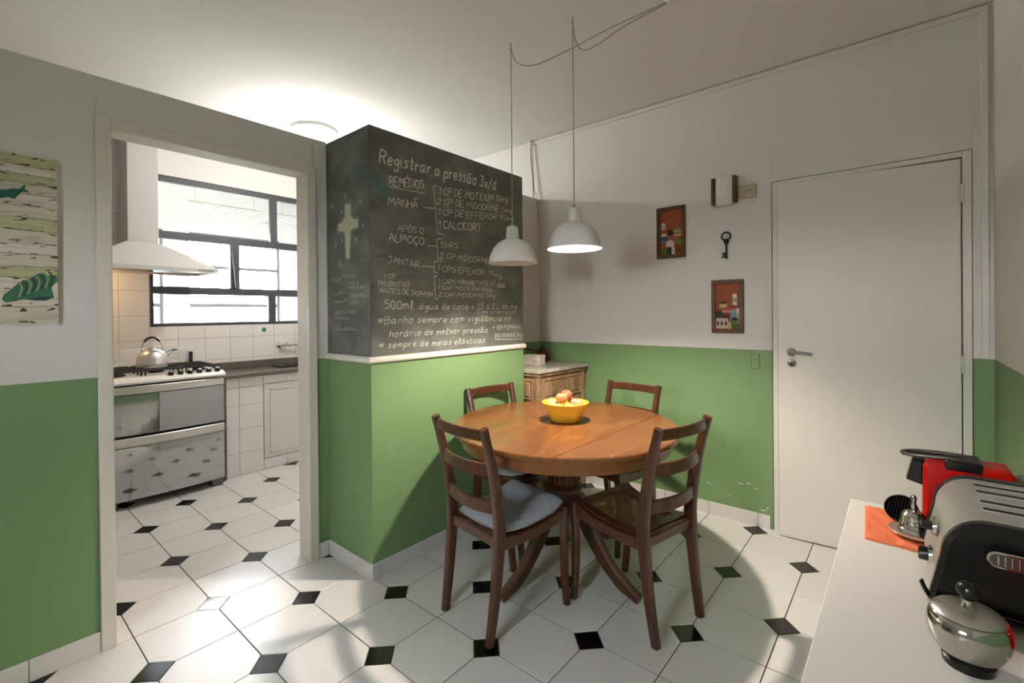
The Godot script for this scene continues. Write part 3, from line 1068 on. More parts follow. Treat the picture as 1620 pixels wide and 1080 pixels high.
func build_stove() -> void:
	var s := thing("gas_cooker", "wide gas cooker with two mirrored oven doors below the kitchen window", "stove")
	var st := begin()
	bx(st, Vector3(-2.88, 0.06, -0.014), Vector3(-2.30, 0.868, 0.738), 0.004)
	part("body", st, M.black_plastic, s)
	st = begin()
	bowed(st, 0.808, 0.862, 0.004, 0.03)
	part("top_band", st, M.steel, s)
	var d := Node3D.new()
	d.name = "oven_door"
	s.add_child(d, true)
	st = begin()
	bowed(st, 0.518, 0.804, 0.0, 0.03)
	part("door_glass", st, M.mirror_glass, d)
	d = Node3D.new()
	d.name = "oven_door_001"
	s.add_child(d, true)
	st = begin()
	bowed(st, 0.438, 0.500, 0.006, 0.03)
	part("door_handle", st, M.steel, d)
	st = begin()
	bowed(st, 0.062, 0.434, 0.0, 0.03)
	part("door_glass", st, M.mirror_glass, d)
	for z in [0.03, 0.69]:
		st = begin()
		bx(st, Vector3(-2.36, 0, z - 0.04), Vector3(-2.30, 0.06, z + 0.04), 0.006)
		part("foot", st, M.steel_dark, s)
		st = begin()
		bx(st, Vector3(-2.84, 0, z - 0.04), Vector3(-2.78, 0.06, z + 0.04), 0.006)
		part("foot", st, M.steel_dark, s)
	# cook top: rounded white enamel tray
	st = begin()
	var prof := PackedVector2Array([Vector2(-2.885, 0.870), Vector2(-2.285, 0.870), Vector2(-2.262, 0.876), Vector2(-2.255, 0.890), Vector2(-2.268, 0.908), Vector2(-2.31, 0.920), Vector2(-2.885, 0.925)])
	prism(st, prof, 0.768, Transform3D(Basis(Vector3(1, 0, 0), Vector3(0, 1, 0), Vector3(0, 0, 1)), Vector3(0, 0, -0.022)), 0.006, true)
	part("cook_top", st, M.white_enamel, s)
	st = begin()
	bb(st, Vector3(-2.266, 0.893, 0.58), Vector3(0.004, 0.006, 0.03), 0.001, Transform3D.IDENTITY)
	part("badge", st, M.steel_dark, s)
	for k in 6:
		st = begin()
		var z := 0.335 - 0.062 * k
		var o := Transform3D(Basis(Vector3(0, 0, 1), -0.5), Vector3(-2.305, 0.918, z))
		lathe(st, [Vector2(0, 0), Vector2(0.020, 0), Vector2(0.019, 0.012), Vector2(0.017, 0.026), Vector2(0.012, 0.030), Vector2(0, 0.030)], 16, o)
		var kn := part("knob", st, M.black_plastic, s)
		st = begin()
		lathe(st, [Vector2(0.008, 0.0302), Vector2(0.012, 0.0305), Vector2(0.010, 0.033), Vector2(0, 0.033)], 12, o)
		part("knob_cap", st, M.chrome, kn)
	# burners and grates
	for c in [[-2.46, 0.62], [-2.70, 0.62], [-2.58, 0.36], [-2.46, 0.11], [-2.70, 0.11]]:
		st = begin()
		lathe(st, [Vector2(0.05, 0.925), Vector2(0.048, 0.935), Vector2(0.036, 0.938), Vector2(0.034, 0.947), Vector2(0, 0.949)], 18, Transform3D(Basis.IDENTITY, Vector3(c[0], 0, c[1])))
		part("burner", st, M.black_iron, s)
	for g in [[0.50, 0.72], [0.245, 0.475], [0.0, 0.22]]:
		st = begin()
		for z in [g[0], g[1]]:
			tube(st, [Vector3(-2.80, 0.956, z), Vector3(-2.36, 0.956, z)], 0.006, 6)
		for x in [-2.80, -2.70, -2.58, -2.46, -2.36]:
			tube(st, [Vector3(x, 0.957, g[0]), Vector3(x, 0.957, g[1])], 0.006, 6)
			for z in [g[0], g[1]]:
				tube(st, [Vector3(x, 0.92, z), Vector3(x, 0.956, z)], 0.006, 6)
		part("grate", st, M.black_iron, s)
	# raised glass lid and its hinge arm
	st = begin()
	bx(st, Vector3(-2.872, 0.985, 0.02), Vector3(-2.866, 1.10, 0.70), 0.002)
	part("glass_lid", st, M.glass, s)
	st = begin()
	bx(st, Vector3(-2.868, 0.93, 0.035), Vector3(-2.852, 1.045, 0.062), 0.003)
	part("lid_hinge", st, M.black_plastic, s)
	st = begin()
	bx(st, Vector3(-2.868, 0.93, 0.655), Vector3(-2.852, 1.045, 0.682), 0.003)
	part("lid_hinge", st, M.black_plastic, s)
	# kettle on a burner
	var k := thing("kettle", "brushed steel whistling kettle on the gas cooker", "kettle", Vector3(-2.58, 0.963, 0.385), 0)
	st = begin()
	var pf := [Vector2(0, 0), Vector2(0.098, 0), Vector2(0.105, 0.012), Vector2(0.103, 0.035)]
	for q in 9:
		var t := q / 8.0 * PI / 2
		pf.append(Vector2(0.026 + 0.075 * cos(t), 0.045 + 0.092 * sin(t)))
	pf.append(Vector2(0, 0.139))
	lathe(st, pf, 32)
	part("body", st, M.steel, k)
	st = begin()
	lathe(st, [Vector2(0.028, 0.136), Vector2(0.030, 0.142), Vector2(0.014, 0.148), Vector2(0.012, 0.158), Vector2(0, 0.160)], 20)
	part("lid", st, M.chrome, k)
	st = begin()
	tube(st, [Vector3(0.0, 0.075, -0.065), Vector3(0, 0.10, -0.105), Vector3(0, 0.118, -0.128)], [0.024, 0.017, 0.013], 12)
	part("spout", st, M.chrome, k)
	st = begin()
	tube(st, [Vector3(0, 0.118, -0.126), Vector3(0, 0.125, -0.150), Vector3(0, 0.124, -0.165)], [0.010, 0.007, 0.005], 8)
	part("whistle", st, M.black_plastic, k)
	st = begin()
	var arc := []
	for q in 13:
		var t := PI * q / 12.0
		arc.append(Vector3(0, 0.115 + 0.115 * sin(t), 0.070 * cos(t)))
	tube(st, arc, 0.0045, 8)
	part("bail", st, M.chrome, k)
	st = begin()
	tube(st, arc.slice(3, 10), 0.009, 10)
	part("grip", st, M.black_plastic, k)

func build_hood() -> void:
	var h := thing("range_hood", "pale grey pyramid range hood with square chimney above the cooker", "range hood")
	var lo := [Vector3(-2.892, 1.735, 0.86), Vector3(-2.40, 1.735, 0.86), Vector3(-2.40, 1.735, -0.02), Vector3(-2.892, 1.735, -0.02)]
	var hi := [Vector3(-2.892, 1.935, 0.52), Vector3(-2.62, 1.935, 0.52), Vector3(-2.62, 1.935, 0.325), Vector3(-2.892, 1.935, 0.325)]
	var st := begin()
	var c := Vector3(-2.7, 1.7, 0.42)
	for k in 4:
		var k2 := (k + 1) % 4
		quad(st, lo[k], lo[k2], hi[k2], hi[k], (lo[k] + lo[k2]) * 0.5 - c)
	quad(st, hi[0], hi[1], hi[2], hi[3], Vector3.UP)
	for k in 4:
		var k2 := (k + 1) % 4
		var dn := Vector3.DOWN * 0.03
		quad(st, lo[k], lo[k2], lo[k2] + dn, lo[k] + dn, (lo[k] + lo[k2]) * 0.5 - c)
	# underside set up inside the rim
	var iu := Vector3.DOWN * 0.008
	quad(st, lo[0] + iu, lo[1] + iu, lo[2] + iu, lo[3] + iu, Vector3.DOWN)
	part("canopy", st, M.hood_paint, h)
	st = begin()
	bx(st, Vector3(-2.892, 1.935, 0.325), Vector3(-2.62, CEIL, 0.52), 0.003)
	part("chimney", st, M.hood_paint, h)
	st = begin()
	bx(st, Vector3(-2.80, 1.718, 0.20), Vector3(-2.50, 1.726, 0.64), 0.002)
	part("filter", st, M.steel_dark, h)
	for k in 5:
		st = begin()
		bb(st, Vector3(-2.399, 1.720, 0.11 - 0.022 * k), Vector3(0.006, 0.010, 0.014), 0.001)
		part("button", st, M.steel_dark, h)
	st = begin()
	bx(st, Vector3(-2.72, 1.708, 0.71), Vector3(-2.62, 1.724, 0.80), 0.003)
	part("lamp", st, M.hood_bulb, h)
	var l := OmniLight3D.new()
	l.name = "hood_light"
	l.light_color = Color(1.0, 0.80, 0.55)
	l.light_energy = HOOD_ENERGY
	l.light_size = 0.04
	l.omni_range = 8.0
	l.omni_attenuation = 2.0
	l.shadow_enabled = true
	h.add_child(l)
	l.position = Vector3(-2.67, 1.69, 0.755)
	# twin cables clipped beside the chimney are left to the tiles
	var reg := thing("wall_tap", "chrome wall tap above the kitchen counter", "tap", Vector3(-2.892, 1.055, -0.80))
	st = begin()
	lathe(st, [Vector2(0, 0), Vector2(0.030, 0), Vector2(0.026, 0.010), Vector2(0.012, 0.016), Vector2(0.012, 0.05), Vector2(0, 0.05)], 16, Transform3D(Basis(Vector3(0, 0, 1), -PI / 2), Vector3(0, 0, 0.08)))
	part("flange", st, M.chrome, reg)
	st = begin()
	tube(st, [Vector3(0.04, 0, 0.08), Vector3(0.05, 0, 0.0), Vector3(0.05, 0.0, -0.20)], 0.011, 10)
	part("pipe", st, M.chrome, reg)
	st = begin()
	bb(st, Vector3(0.055, 0.01, 0.03), Vector3(0.015, 0.045, 0.014), 0.004)
	part("lever", st, M.chrome, reg)
	var dot := thing("sticker", "round teal sticker on the tiles under the window", "sticker", Vector3(-2.892, 1.215, -0.575))
	lin_mat("teal", Color(0.02, 0.50, 0.42), 0.4)
	st = begin()
	lathe(st, [Vector2(0, 0), Vector2(0.022, 0), Vector2(0.022, 0.002), Vector2(0, 0.002)], 18, Transform3D(Basis(Vector3(0, 0, 1), -PI / 2), Vector3.ZERO))
	part("disc", st, M.teal, dot)

func build_counter() -> void:
	var b := thing("tiled_base", "white tiled counter base with a panelled cabinet door beside the cooker", "cabinet")
	var st := begin()
	bx(st, Vector3(-2.89, 0, -1.86), Vector3(-2.412, 0.832, -0.062), 0.001)
	part("core", st, M.wall_grout, b)
	var zz := [-0.062, -0.17, -0.365]
	var yy := [0.0, 0.19, 0.39, 0.59, 0.745, 0.832]
	for a in 2:
		for k in 5:
			st = begin()
			bx(st, Vector3(-2.412, yy[k] + 0.0012, zz[a + 1] + 0.0012), Vector3(-2.404, yy[k + 1] - 0.0012, zz[a] - 0.0012), 0.0015)
			part("wall_tile", st, M.wall_tile, b)
	for q in [[-0.365, -0.565], [-0.565, -0.765], [-0.765, -0.965], [-0.965, -1.165]]:
		for r in [[0.755, 0.832], [0.0, 0.095]]:
			st = begin()
			bx(st, Vector3(-2.412, r[0] + 0.0012, q[1] + 0.0012), Vector3(-2.404, r[1] - 0.0012, q[0] - 0.0012), 0.0015)
			part("wall_tile", st, M.wall_tile, b)
	for z0 in [-0.368, -0.80]:
		var d := Node3D.new()
		d.name = numbered("door", b)
		b.add_child(d, true)
		st = begin()
		bx(st, Vector3(-2.412, 0.10, z0 - 0.425), Vector3(-2.400, 0.75, z0), 0.002)
		part("door_board", st, M.white_wood, d)
		st = begin()
		for r in [[0.14, 0.155, z0 - 0.375, z0 - 0.05], [0.695, 0.71, z0 - 0.375, z0 - 0.05]]:
			bx(st, Vector3(-2.401, r[0], r[2]), Vector3(-2.394, r[1], r[3]), 0.003)
		for r in [[z0 - 0.065, z0 - 0.05], [z0 - 0.375, z0 - 0.36]]:
			bx(st, Vector3(-2.401, 0.14, r[0]), Vector3(-2.394, 0.71, r[1]), 0.003)
		part("moulding", st, M.white_wood, d)
	st = begin()
	bx(st, Vector3(-2.88, 0, -0.0615), Vector3(-2.37, 0.831, -0.032), 0.002)
	part("end_panel", st, M.granite, b)
	var t := thing("worktop", "brown granite worktop with upstand under the kitchen window", "worktop")
	st = begin()
	bx(st, Vector3(-2.89, 0.832, -1.86), Vector3(-2.365, 0.862, -0.03), 0.004)
	part("slab", st, M.granite, t)
	st = begin()
	bx(st, Vector3(-2.891, 0.862, -1.86), Vector3(-2.872, 0.925, -0.03), 0.002)
	part("upstand", st, M.granite, t)
	var dr := thing("sink_grid", "dark drain grid lying on the granite worktop", "drain grid", Vector3(-2.68, 0.862, -0.72))
	st = begin()
	for k in 6:
		tube(st, [Vector3(-0.1 + 0.04 * k, 0.006, -0.12), Vector3(-0.1 + 0.04 * k, 0.006, 0.12)], 0.006, 6)
	for z in [-0.12, 0.0, 0.12]:
		tube(st, [Vector3(-0.105, 0.010, z), Vector3(0.105, 0.010, z)], 0.007, 6)
	part("bars", st, M.black_iron, dr)

func build_ceiling_lamp() -> void:
	var l := thing("ceiling_lamp", "round glowing flush ceiling lamp behind the blackboard pillar", "ceiling lamp", Vector3(-1.72, CEIL, -0.5))
	var st := begin()
	lathe(st, [Vector2(0, -0.032), Vector2(0.150, -0.032), Vector2(0.164, -0.022), Vector2(0.170, 0.0), Vector2(0, 0)], 40)
	part("rim", st, M.shade_white, l)
	st = begin()
	lathe(st, [Vector2(0, -0.090), Vector2(0.05, -0.087), Vector2(0.09, -0.077), Vector2(0.122, -0.060), Vector2(0.142, -0.0325)], 40)
	part("glass_dome", st, M.lamp_dome, l)
	var o := OmniLight3D.new()
	o.name = "lamp_light"
	o.light_color = Color(1.0, 0.98, 0.95)
	o.light_energy = KITCHEN_LAMP_ENERGY
	o.light_size = 0.03
	o.omni_range = 12.0
	o.omni_attenuation = 2.0
	o.shadow_enabled = true
	l.add_child(o)
	o.position = Vector3(0, -0.28, 0)

# ---------------------------------------------------------------- dining table and chairs
const TC := Vector3(0.514, 0, -0.703)

func build_table() -> void:
	var t := thing("dining_table", "round wooden pedestal dining table with four curved feet", "table", TC, 0)
	var H := 0.775
	# elliptical top cut into three boards
	var el := PackedVector2Array()
	var ap := PackedVector2Array()
	var ai := PackedVector2Array()
	for k in 96:
		var a := TAU * k / 96
		var e := Vector2(cos(a) * 0.625, sin(a) * 0.585).rotated(PI / 4)
		el.append(e)
		ap.append(e - e.normalized() * 0.045)
		ai.append(e - e.normalized() * 0.070)
	var xf := Transform3D(Basis(Vector3(1, 0, 0), Vector3(0, 0, 1), Vector3(0, 1, 0)), Vector3(0, H - 0.026, 0))
	var cuts := [[-1.0, -0.108], [-0.106, 0.318], [0.320, 1.0]]
	for c in cuts:
		var slab := PackedVector2Array([Vector2(c[0], -1), Vector2(c[1], -1), Vector2(c[1], 1), Vector2(c[0], 1)])
		for k in 4:
			slab[k] = slab[k].rotated(deg_to_rad(1.5))
		var r := Geometry2D.intersect_polygons(el, slab)
		var st := begin()
		var poly := PackedVector2Array()
		for q in r[0]:
			if poly.is_empty() or (poly[poly.size() - 1].distance_to(q) > 0.004 and poly[0].distance_to(q) > 0.004):
				poly.append(q)
		prism(st, poly, 0.026, xf, 0.005, true)
		part("top_board", st, M.table_wood, t)
	var st := begin()
	var up := Transform3D(Basis(Vector3(1, 0, 0), Vector3(0, 0, 1), Vector3(0, 1, 0)), Vector3(0, H - 0.088, 0))
	for k in 96:
		var k2 := (k + 1) % 96
		st.set_smooth_group(1)
		var o := Vector3(ap[k].x, 0, ap[k].y)
		quad(st, up * Vector3(ap[k].x, ap[k].y, 0), up * Vector3(ap[k2].x, ap[k2].y, 0), up * Vector3(ap[k2].x, ap[k2].y, 0.062), up * Vector3(ap[k].x, ap[k].y, 0.062), o)
		st.set_smooth_group(2)
		quad(st, up * Vector3(ai[k].x, ai[k].y, 0), up * Vector3(ai[k2].x, ai[k2].y, 0), up * Vector3(ai[k2].x, ai[k2].y, 0.062), up * Vector3(ai[k].x, ai[k].y, 0.062), -o)
		st.set_smooth_group(-1)
		quad(st, up * Vector3(ap[k].x, ap[k].y, 0), up * Vector3(ap[k2].x, ap[k2].y, 0), up * Vector3(ai[k2].x, ai[k2].y, 0), up * Vector3(ai[k].x, ai[k].y, 0), Vector3.DOWN)
	part("apron", st, M.table_wood, t)
	st = begin()
	bx(st, Vector3(-0.25, H - 0.075, -0.25), Vector3(0.25, H - 0.026, 0.25), 0.004)
	part("bearer", st, M.chair_wood, t)
	# reeded column
	st = begin()
	lathe(st, [Vector2(0, 0.30), Vector2(0.075, 0.30), Vector2(0.09, 0.33), Vector2(0.09, 0.41), Vector2(0.100, 0.425), Vector2(0.100, 0.44), Vector2(0.085, 0.452), Vector2(0.072, 0.46), Vector2(0.070, 0.64), Vector2(0.085, 0.66), Vector2(0.10, 0.70), Vector2(0, 0.70)], 32)
	part("column", st, M.chair_wood, t)
	for k in 16:
		st = begin()
		var a := TAU * k / 16
		var p := Vector3(cos(a), 0, sin(a)) * 0.072
		tube(st, [p + Vector3.UP * 0.465, p + Vector3.UP * 0.48, p + Vector3.UP * 0.62, p + Vector3.UP * 0.635], [0.006, 0.0125, 0.0125, 0.006], 8)
		part("reed", st, M.chair_wood, t)
	for k in 4:
		st = begin()
		var dir := Vector3(1, 0, 0).rotated(Vector3.UP, -deg_to_rad(7.0 + 90.0 * k))
		var side := dir.cross(Vector3.UP)
		var pts := []
		var sz := []
		var raw := cr([Vector2(0.055, 0.37), Vector2(0.12, 0.325), Vector2(0.20, 0.22), Vector2(0.28, 0.125), Vector2(0.36, 0.065), Vector2(0.455, 0.026)], 5)
		for q in raw.size():
			pts.append(dir * raw[q].x + Vector3.UP * raw[q].y)
			var f := float(q) / (raw.size() - 1)
			var hh := lerpf(0.105, 0.046, f)
			if f > 0.72 and f < 0.86:
				hh += 0.008
			sz.append(Vector2(lerpf(0.055, 0.042, f), hh))
		sweep(st, pts, sz, side)
		part("foot", st, M.chair_wood, t)
	# bowl with fruit
	var b := thing("fruit_bowl", "yellow plastic bowl of apples on the dining table", "bowl", Vector3(0.50, H, -0.745))
	st = begin()
	lathe(st, [Vector2(0, 0.0), Vector2(0.070, 0.0), Vector2(0.078, 0.004), Vector2(0.098, 0.045), Vector2(0.120, 0.092), Vector2(0.127, 0.096), Vector2(0.127, 0.100), Vector2(0.121, 0.101), Vector2(0.116, 0.094), Vector2(0.094, 0.046), Vector2(0.072, 0.010), Vector2(0, 0.008)], 40)
	part("shell", st, M.yellow, b)
	var labels := ["rosy apple on top of the yellow bowl", "red apple behind the topmost apple in the yellow bowl", "pale green apple by the edge of the yellow bowl next to the rosy one", "green apple under the topmost apple in the yellow bowl", "bright green apple in the middle front of the yellow bowl", "pink apple with its stalk end up in the yellow bowl", "pinkish apple at the far edge of the yellow bowl", "yellowish apple low in the bottom of the yellow bowl"]
	var cols := [Color(0.78, 0.42, 0.28), Color(0.72, 0.30, 0.22), Color(0.70, 0.72, 0.42), Color(0.72, 0.68, 0.38), Color(0.50, 0.62, 0.25), Color(0.76, 0.48, 0.36), Color(0.78, 0.52, 0.42), Color(0.72, 0.66, 0.36)]
	var cols2 := [Color(0.80, 0.62, 0.38), Color(0.76, 0.50, 0.32), Color(0.60, 0.68, 0.34), Color(0.78, 0.50, 0.36), Color(0.66, 0.70, 0.36), Color(0.70, 0.60, 0.38), Color(0.72, 0.44, 0.34), Color(0.6, 0.62, 0.3)]
	# directions: r is to the camera's right, f is towards the camera
	var rr := Vector3(0.7676, 0, -0.641)
	var ff := Vector3(0.641, 0, 0.7676)
	var spots := [[-0.02, 0.01, 0.126], [0.012, -0.052, 0.130], [-0.071, -0.028, 0.088], [-0.050, 0.043, 0.078], [0.02, 0.049, 0.080], [0.073, 0.014, 0.088], [0.054, -0.052, 0.088], [0.0, -0.01, 0.047]]
	for k in spots.size():
		var p: Vector3 = b.position + rr * spots[k][0] + ff * spots[k][1] + Vector3.UP * (spots[k][2] - 0.006)
		var a := thing("apple", labels[k], "apple", p, 40.0 * k, "apples in the yellow bowl")
		var tx := speckle_tex(100 + k, cols[k], cols2[k], cols[k], 0.02)
		var m := tri_mat("apple%d" % k, tx, 9.0, 0.35)
		st = begin()
		var pf := []
		for q in 15:
			var th := -PI / 2 + PI * q / 14.0
			pf.append(Vector2(cos(th) * 0.0335 * (1.0 + 0.10 * sin(th)), sin(th) * 0.031 - (0.009 * exp(-pow(cos(th) / 0.35, 2.0)) * signf(sin(th)))))
		lathe(st, pf, 20, Transform3D(Basis(Vector3(1, 0, 0.3).normalized(), 0.35 * (k % 3)), Vector3.ZERO))
		part("flesh", st, m, a)
		st = begin()
		tube(st, [Vector3(0, 0.018, 0), Vector3(0.002, 0.034, 0.002)], 0.0012, 6)
		part("stalk", st, M.chair_wood, a)
		if k % 3 > 0:
			a.get_child(1).transform = Transform3D(Basis(Vector3(1, 0, 0.3).normalized(), 0.35 * (k % 3)), Vector3.ZERO)

func seat_y(z: float) -> float:   # seat profile from back (z .19) to front (z -.21)
	var t := (0.19 - z) / 0.40
	return 0.425 - 0.010 * sin(t * PI) + 0.035 * t * t

func make_chair(label: String, at: Vector3, turn: float) -> Node3D:
	var c := thing("dining_chair", label, "chair", at, turn, "wooden chairs round the dining table")
	for s in [-1, 1]:
		var st := begin()
		var raw := [Vector3(0.160 * s, 0.0, 0.238), Vector3(0.166 * s, 0.18, 0.212), Vector3(0.170 * s, 0.40, 0.190), Vector3(0.172 * s, 0.52, 0.192), Vector3(0.175 * s, 0.72, 0.226), Vector3(0.178 * s, 0.895, 0.272)]
		var pts := cr(raw, 5)
		var sz := []
		for q in pts.size():
			var y: float = pts[q].y
			var dd := 0.034
			if y < 0.44:
				dd = lerpf(0.032, 0.052, clampf(y / 0.44, 0, 1))
			else:
				dd = lerpf(0.052, 0.030, clampf((y - 0.44) / 0.4, 0, 1))
			sz.append(Vector2(0.032, dd + 0.004))
		sweep(st, pts, sz, Vector3.RIGHT)
		part("back_post", st, M.chair_wood, c)
	for s in [-1, 1]:
		var st := begin()
		var pts := cr([Vector3(0.187 * s, 0.0, -0.205), Vector3(0.188 * s, 0.15, -0.190), Vector3(0.190 * s, 0.32, -0.186), Vector3(0.190 * s, 0.462, -0.198)], 5)
		var sz := []
		for q in pts.size():
			sz.append(Vector2(lerpf(0.029, 0.039, float(q) / (pts.size() - 1)), lerpf(0.031, 0.043, float(q) / (pts.size() - 1))))
		sweep(st, pts, sz, Vector3.RIGHT)
		part("front_leg", st, M.chair_wood, c)
	for s in [-1, 1]:
		var st := begin()
		var pts := []
		var sz := []
		for q in 11:
			var z := 0.185 - 0.385 * q / 10.0
			pts.append(Vector3(lerpf(0.171, 0.190, q / 10.0) * s, seat_y(z) - 0.022, z))
			var e := absf(q / 10.0 - 0.5) * 2.0
			sz.append(Vector2(0.024, 0.046 + 0.016 * e * e))
		sweep(st, pts, sz, Vector3.RIGHT)
		part("side_rail", st, M.chair_wood, c)
	var st := begin()
	sweep(st, [Vector3(-0.185, 0.437, -0.196), Vector3(0.185, 0.437, -0.196)], Vector2(0.026, 0.048), Vector3(0, 0, 1))
	part("front_rail", st, M.chair_wood, c)
	st = begin()
	sweep(st, [Vector3(-0.165, 0.402, 0.186), Vector3(0.165, 0.402, 0.186)], Vector2(0.024, 0.046), Vector3(0, 0, 1))
	part("rear_rail", st, M.chair_wood, c)
	# frame of the cane seat
	for s in [-1, 1]:
		st = begin()
		var pts := []
		for q in 9:
			var z := 0.165 - 0.350 * q / 8.0
			pts.append(Vector3(lerpf(0.140, 0.160, q / 8.0) * s, seat_y(z) + 0.004, z))
		sweep(st, pts, Vector2(0.046, 0.014), Vector3.RIGHT)
		part("seat_frame", st, M.chair_wood, c)
	for e in [[0.150, 0.150], [-0.175, 0.165]]:
		st = begin()
		sweep(st, [Vector3(-e[1], seat_y(e[0]) + 0.0045, e[0]), Vector3(e[1], seat_y(e[0]) + 0.0045, e[0])], Vector2(0.045, 0.013), Vector3(0, 0, 1))
		part("seat_frame", st, M.chair_wood, c)
	st = begin()
	var cane := 0.0042
	for k in 24:
		var x := -0.135 + 0.27 * k / 23.0
		var pts := []
		for q in 5:
			var z := 0.135 - 0.295 * q / 4.0
			pts.append(Vector3(x, seat_y(z) + 0.004, z))
		sweep(st, pts, Vector2(cane, 0.0012), Vector3.RIGHT, 0.1)
	for k in 26:
		var z := 0.132 - 0.29 * k / 25.0
		sweep(st, [Vector3(-0.14, seat_y(z) + 0.005, z), Vector3(0.14, seat_y(z) + 0.005, z)], Vector2(cane, 0.0012), Vector3(0, 0, 1), 0.1)
	for s in [-1, 1]:
		for k in 17:
			var o := -0.24 + 0.03 * k
			var p0 := Vector2(o, 0.135)
			var p1 := Vector2(o + 0.295 * s, -0.16)
			# clip to |x| < .138
			var a := clampf(p0.x, -0.138, 0.138)
			var b := clampf(p1.x, -0.138, 0.138)
			if absf(a - b) < 0.02:
				continue
			var za := lerpf(0.135, -0.16, (a - p0.x) / (p1.x - p0.x))
			var zb := lerpf(0.135, -0.16, (b - p0.x) / (p1.x - p0.x))
			var A := Vector3(a, seat_y(za) + 0.006, za)
			var B := Vector3(b, seat_y(zb) + 0.006, zb)
			var mid := (A + B) * 0.5
			mid.y = seat_y(mid.z) + 0.006
			sweep(st, [A, mid, B], Vector2(cane, 0.0012), (B - A).cross(Vector3.UP), 0.1)
	lin_mat("cane", Color(0.42, 0.27, 0.12), 0.6)
	var cn := part("cane_weave", st, M.cane, c)
	cn.set_meta("kind", "stuff")
	cn.set_meta("label", "woven cane seat")
	# three curved slats
	for sl in [[0.866, 0.046, 0.264, 0.030], [0.716, 0.054, 0.225, 0.040], [0.556, 0.056, 0.197, 0.042]]:
		st = begin()
		var pts := []
		for q in 13:
			var t := q / 12.0 * 2.0 - 1.0
			pts.append(Vector3(0.176 * t, sl[0], sl[2] + sl[3] * (1.0 - t * t)))
		sweep(st, pts, Vector2(sl[1], 0.015), Vector3.UP)
		part("slat", st, M.chair_wood, c)
	return c

func cushion(label: String, ch: Node3D, sd: int) -> void:
	var n := thing("seat_cushion", label, "cushion", ch.position, ch.rotation_degrees.y, "grey chair cushions")
	var st := begin()
	st.set_smooth_group(1)
	var N := 20
	var nz := noise(6.0, sd, 2)
	var f := func(a: float, b: float, top: bool) -> Vector3:
		# a across, b from back to front, both -1..1
		var px := a * (0.184 + 0.012 * b)
		var pz := -0.018 - b * 0.194
		var edge := maxf(absf(a), absf(b))
		var corner := clampf((absf(a) + absf(b) - 1.55) / 0.45, 0, 1)
		px *= 1.0 - 0.10 * corner
		pz = -0.018 + (pz + 0.018) * (1.0 - 0.08 * corner)
		var roll := sqrt(maxf(0.0, 1.0 - pow(edge, 6.0)))
		var h: float = 0.030 * roll + nz.get_noise_2d(px * 3.0, pz * 3.0) * 0.004
		var y := seat_y(pz) + 0.0145
		var front := 0.02 * clampf((b - 0.3) / 0.7, 0, 1)
		return Vector3(px, (y + h + front * 0.3) if top else y + (1.0 - roll) * 0.006 + front * 0.15, pz)
	for i in N:
		for j in N:
			var a0 := -1.0 + 2.0 * i / N
			var a1 := -1.0 + 2.0 * (i + 1) / N
			var b0 := -1.0 + 2.0 * j / N
			var b1 := -1.0 + 2.0 * (j + 1) / N
			quad(st, f.call(a0, b0, true), f.call(a1, b0, true), f.call(a1, b1, true), f.call(a0, b1, true), Vector3.UP)
			quad(st, f.call(a0, b0, false), f.call(a1, b0, false), f.call(a1, b1, false), f.call(a0, b1, false), Vector3.DOWN)
	for k in N:
		var t0 := -1.0 + 2.0 * k / N
		var t1 := -1.0 + 2.0 * (k + 1) / N
		for s in [-1.0, 1.0]:
			quad(st, f.call(t0, s, true), f.call(t1, s, true), f.call(t1, s, false), f.call(t0, s, false), Vector3(0, 0, -s))
			quad(st, f.call(s, t0, true), f.call(s, t1, true), f.call(s, t1, false), f.call(s, t0, false), Vector3(s, 0, 0))
	part("pad", st, M.cushion, n)

func build_chairs() -> void:
	var a := make_chair("dark wooden chair with a grey seat cushion, its back to the kitchen doorway side of the room", Vector3(0.482, 0, -0.272), -8.5)
	a.set_meta("label", "dark ladder-back chair with grey cushion, in front of the blackboard pillar's corner")
	var b := copy(a, "dark ladder-back chair with bare woven cane seat at the dining table", Vector3(0.938, 0, -0.643), 77.0)
	b.name = "dining_chair_001"
	var c := copy(a, "dark chair tucked between the table and the green side of the pillar", Vector3(0.14, 0, -0.797), -97.0)
	var d := copy(a, "dark chair tucked between the table and the wall with the pictures", Vector3(0.525, 0, -1.195), 173.3)
	cushion("grey cushion on the chair in front of the blackboard pillar's corner", a, 5)
	cushion("grey cushion on the chair against the green side of the pillar", c, 6)
	cushion("grey cushion on the chair facing away from the wall with the pictures", d, 7)

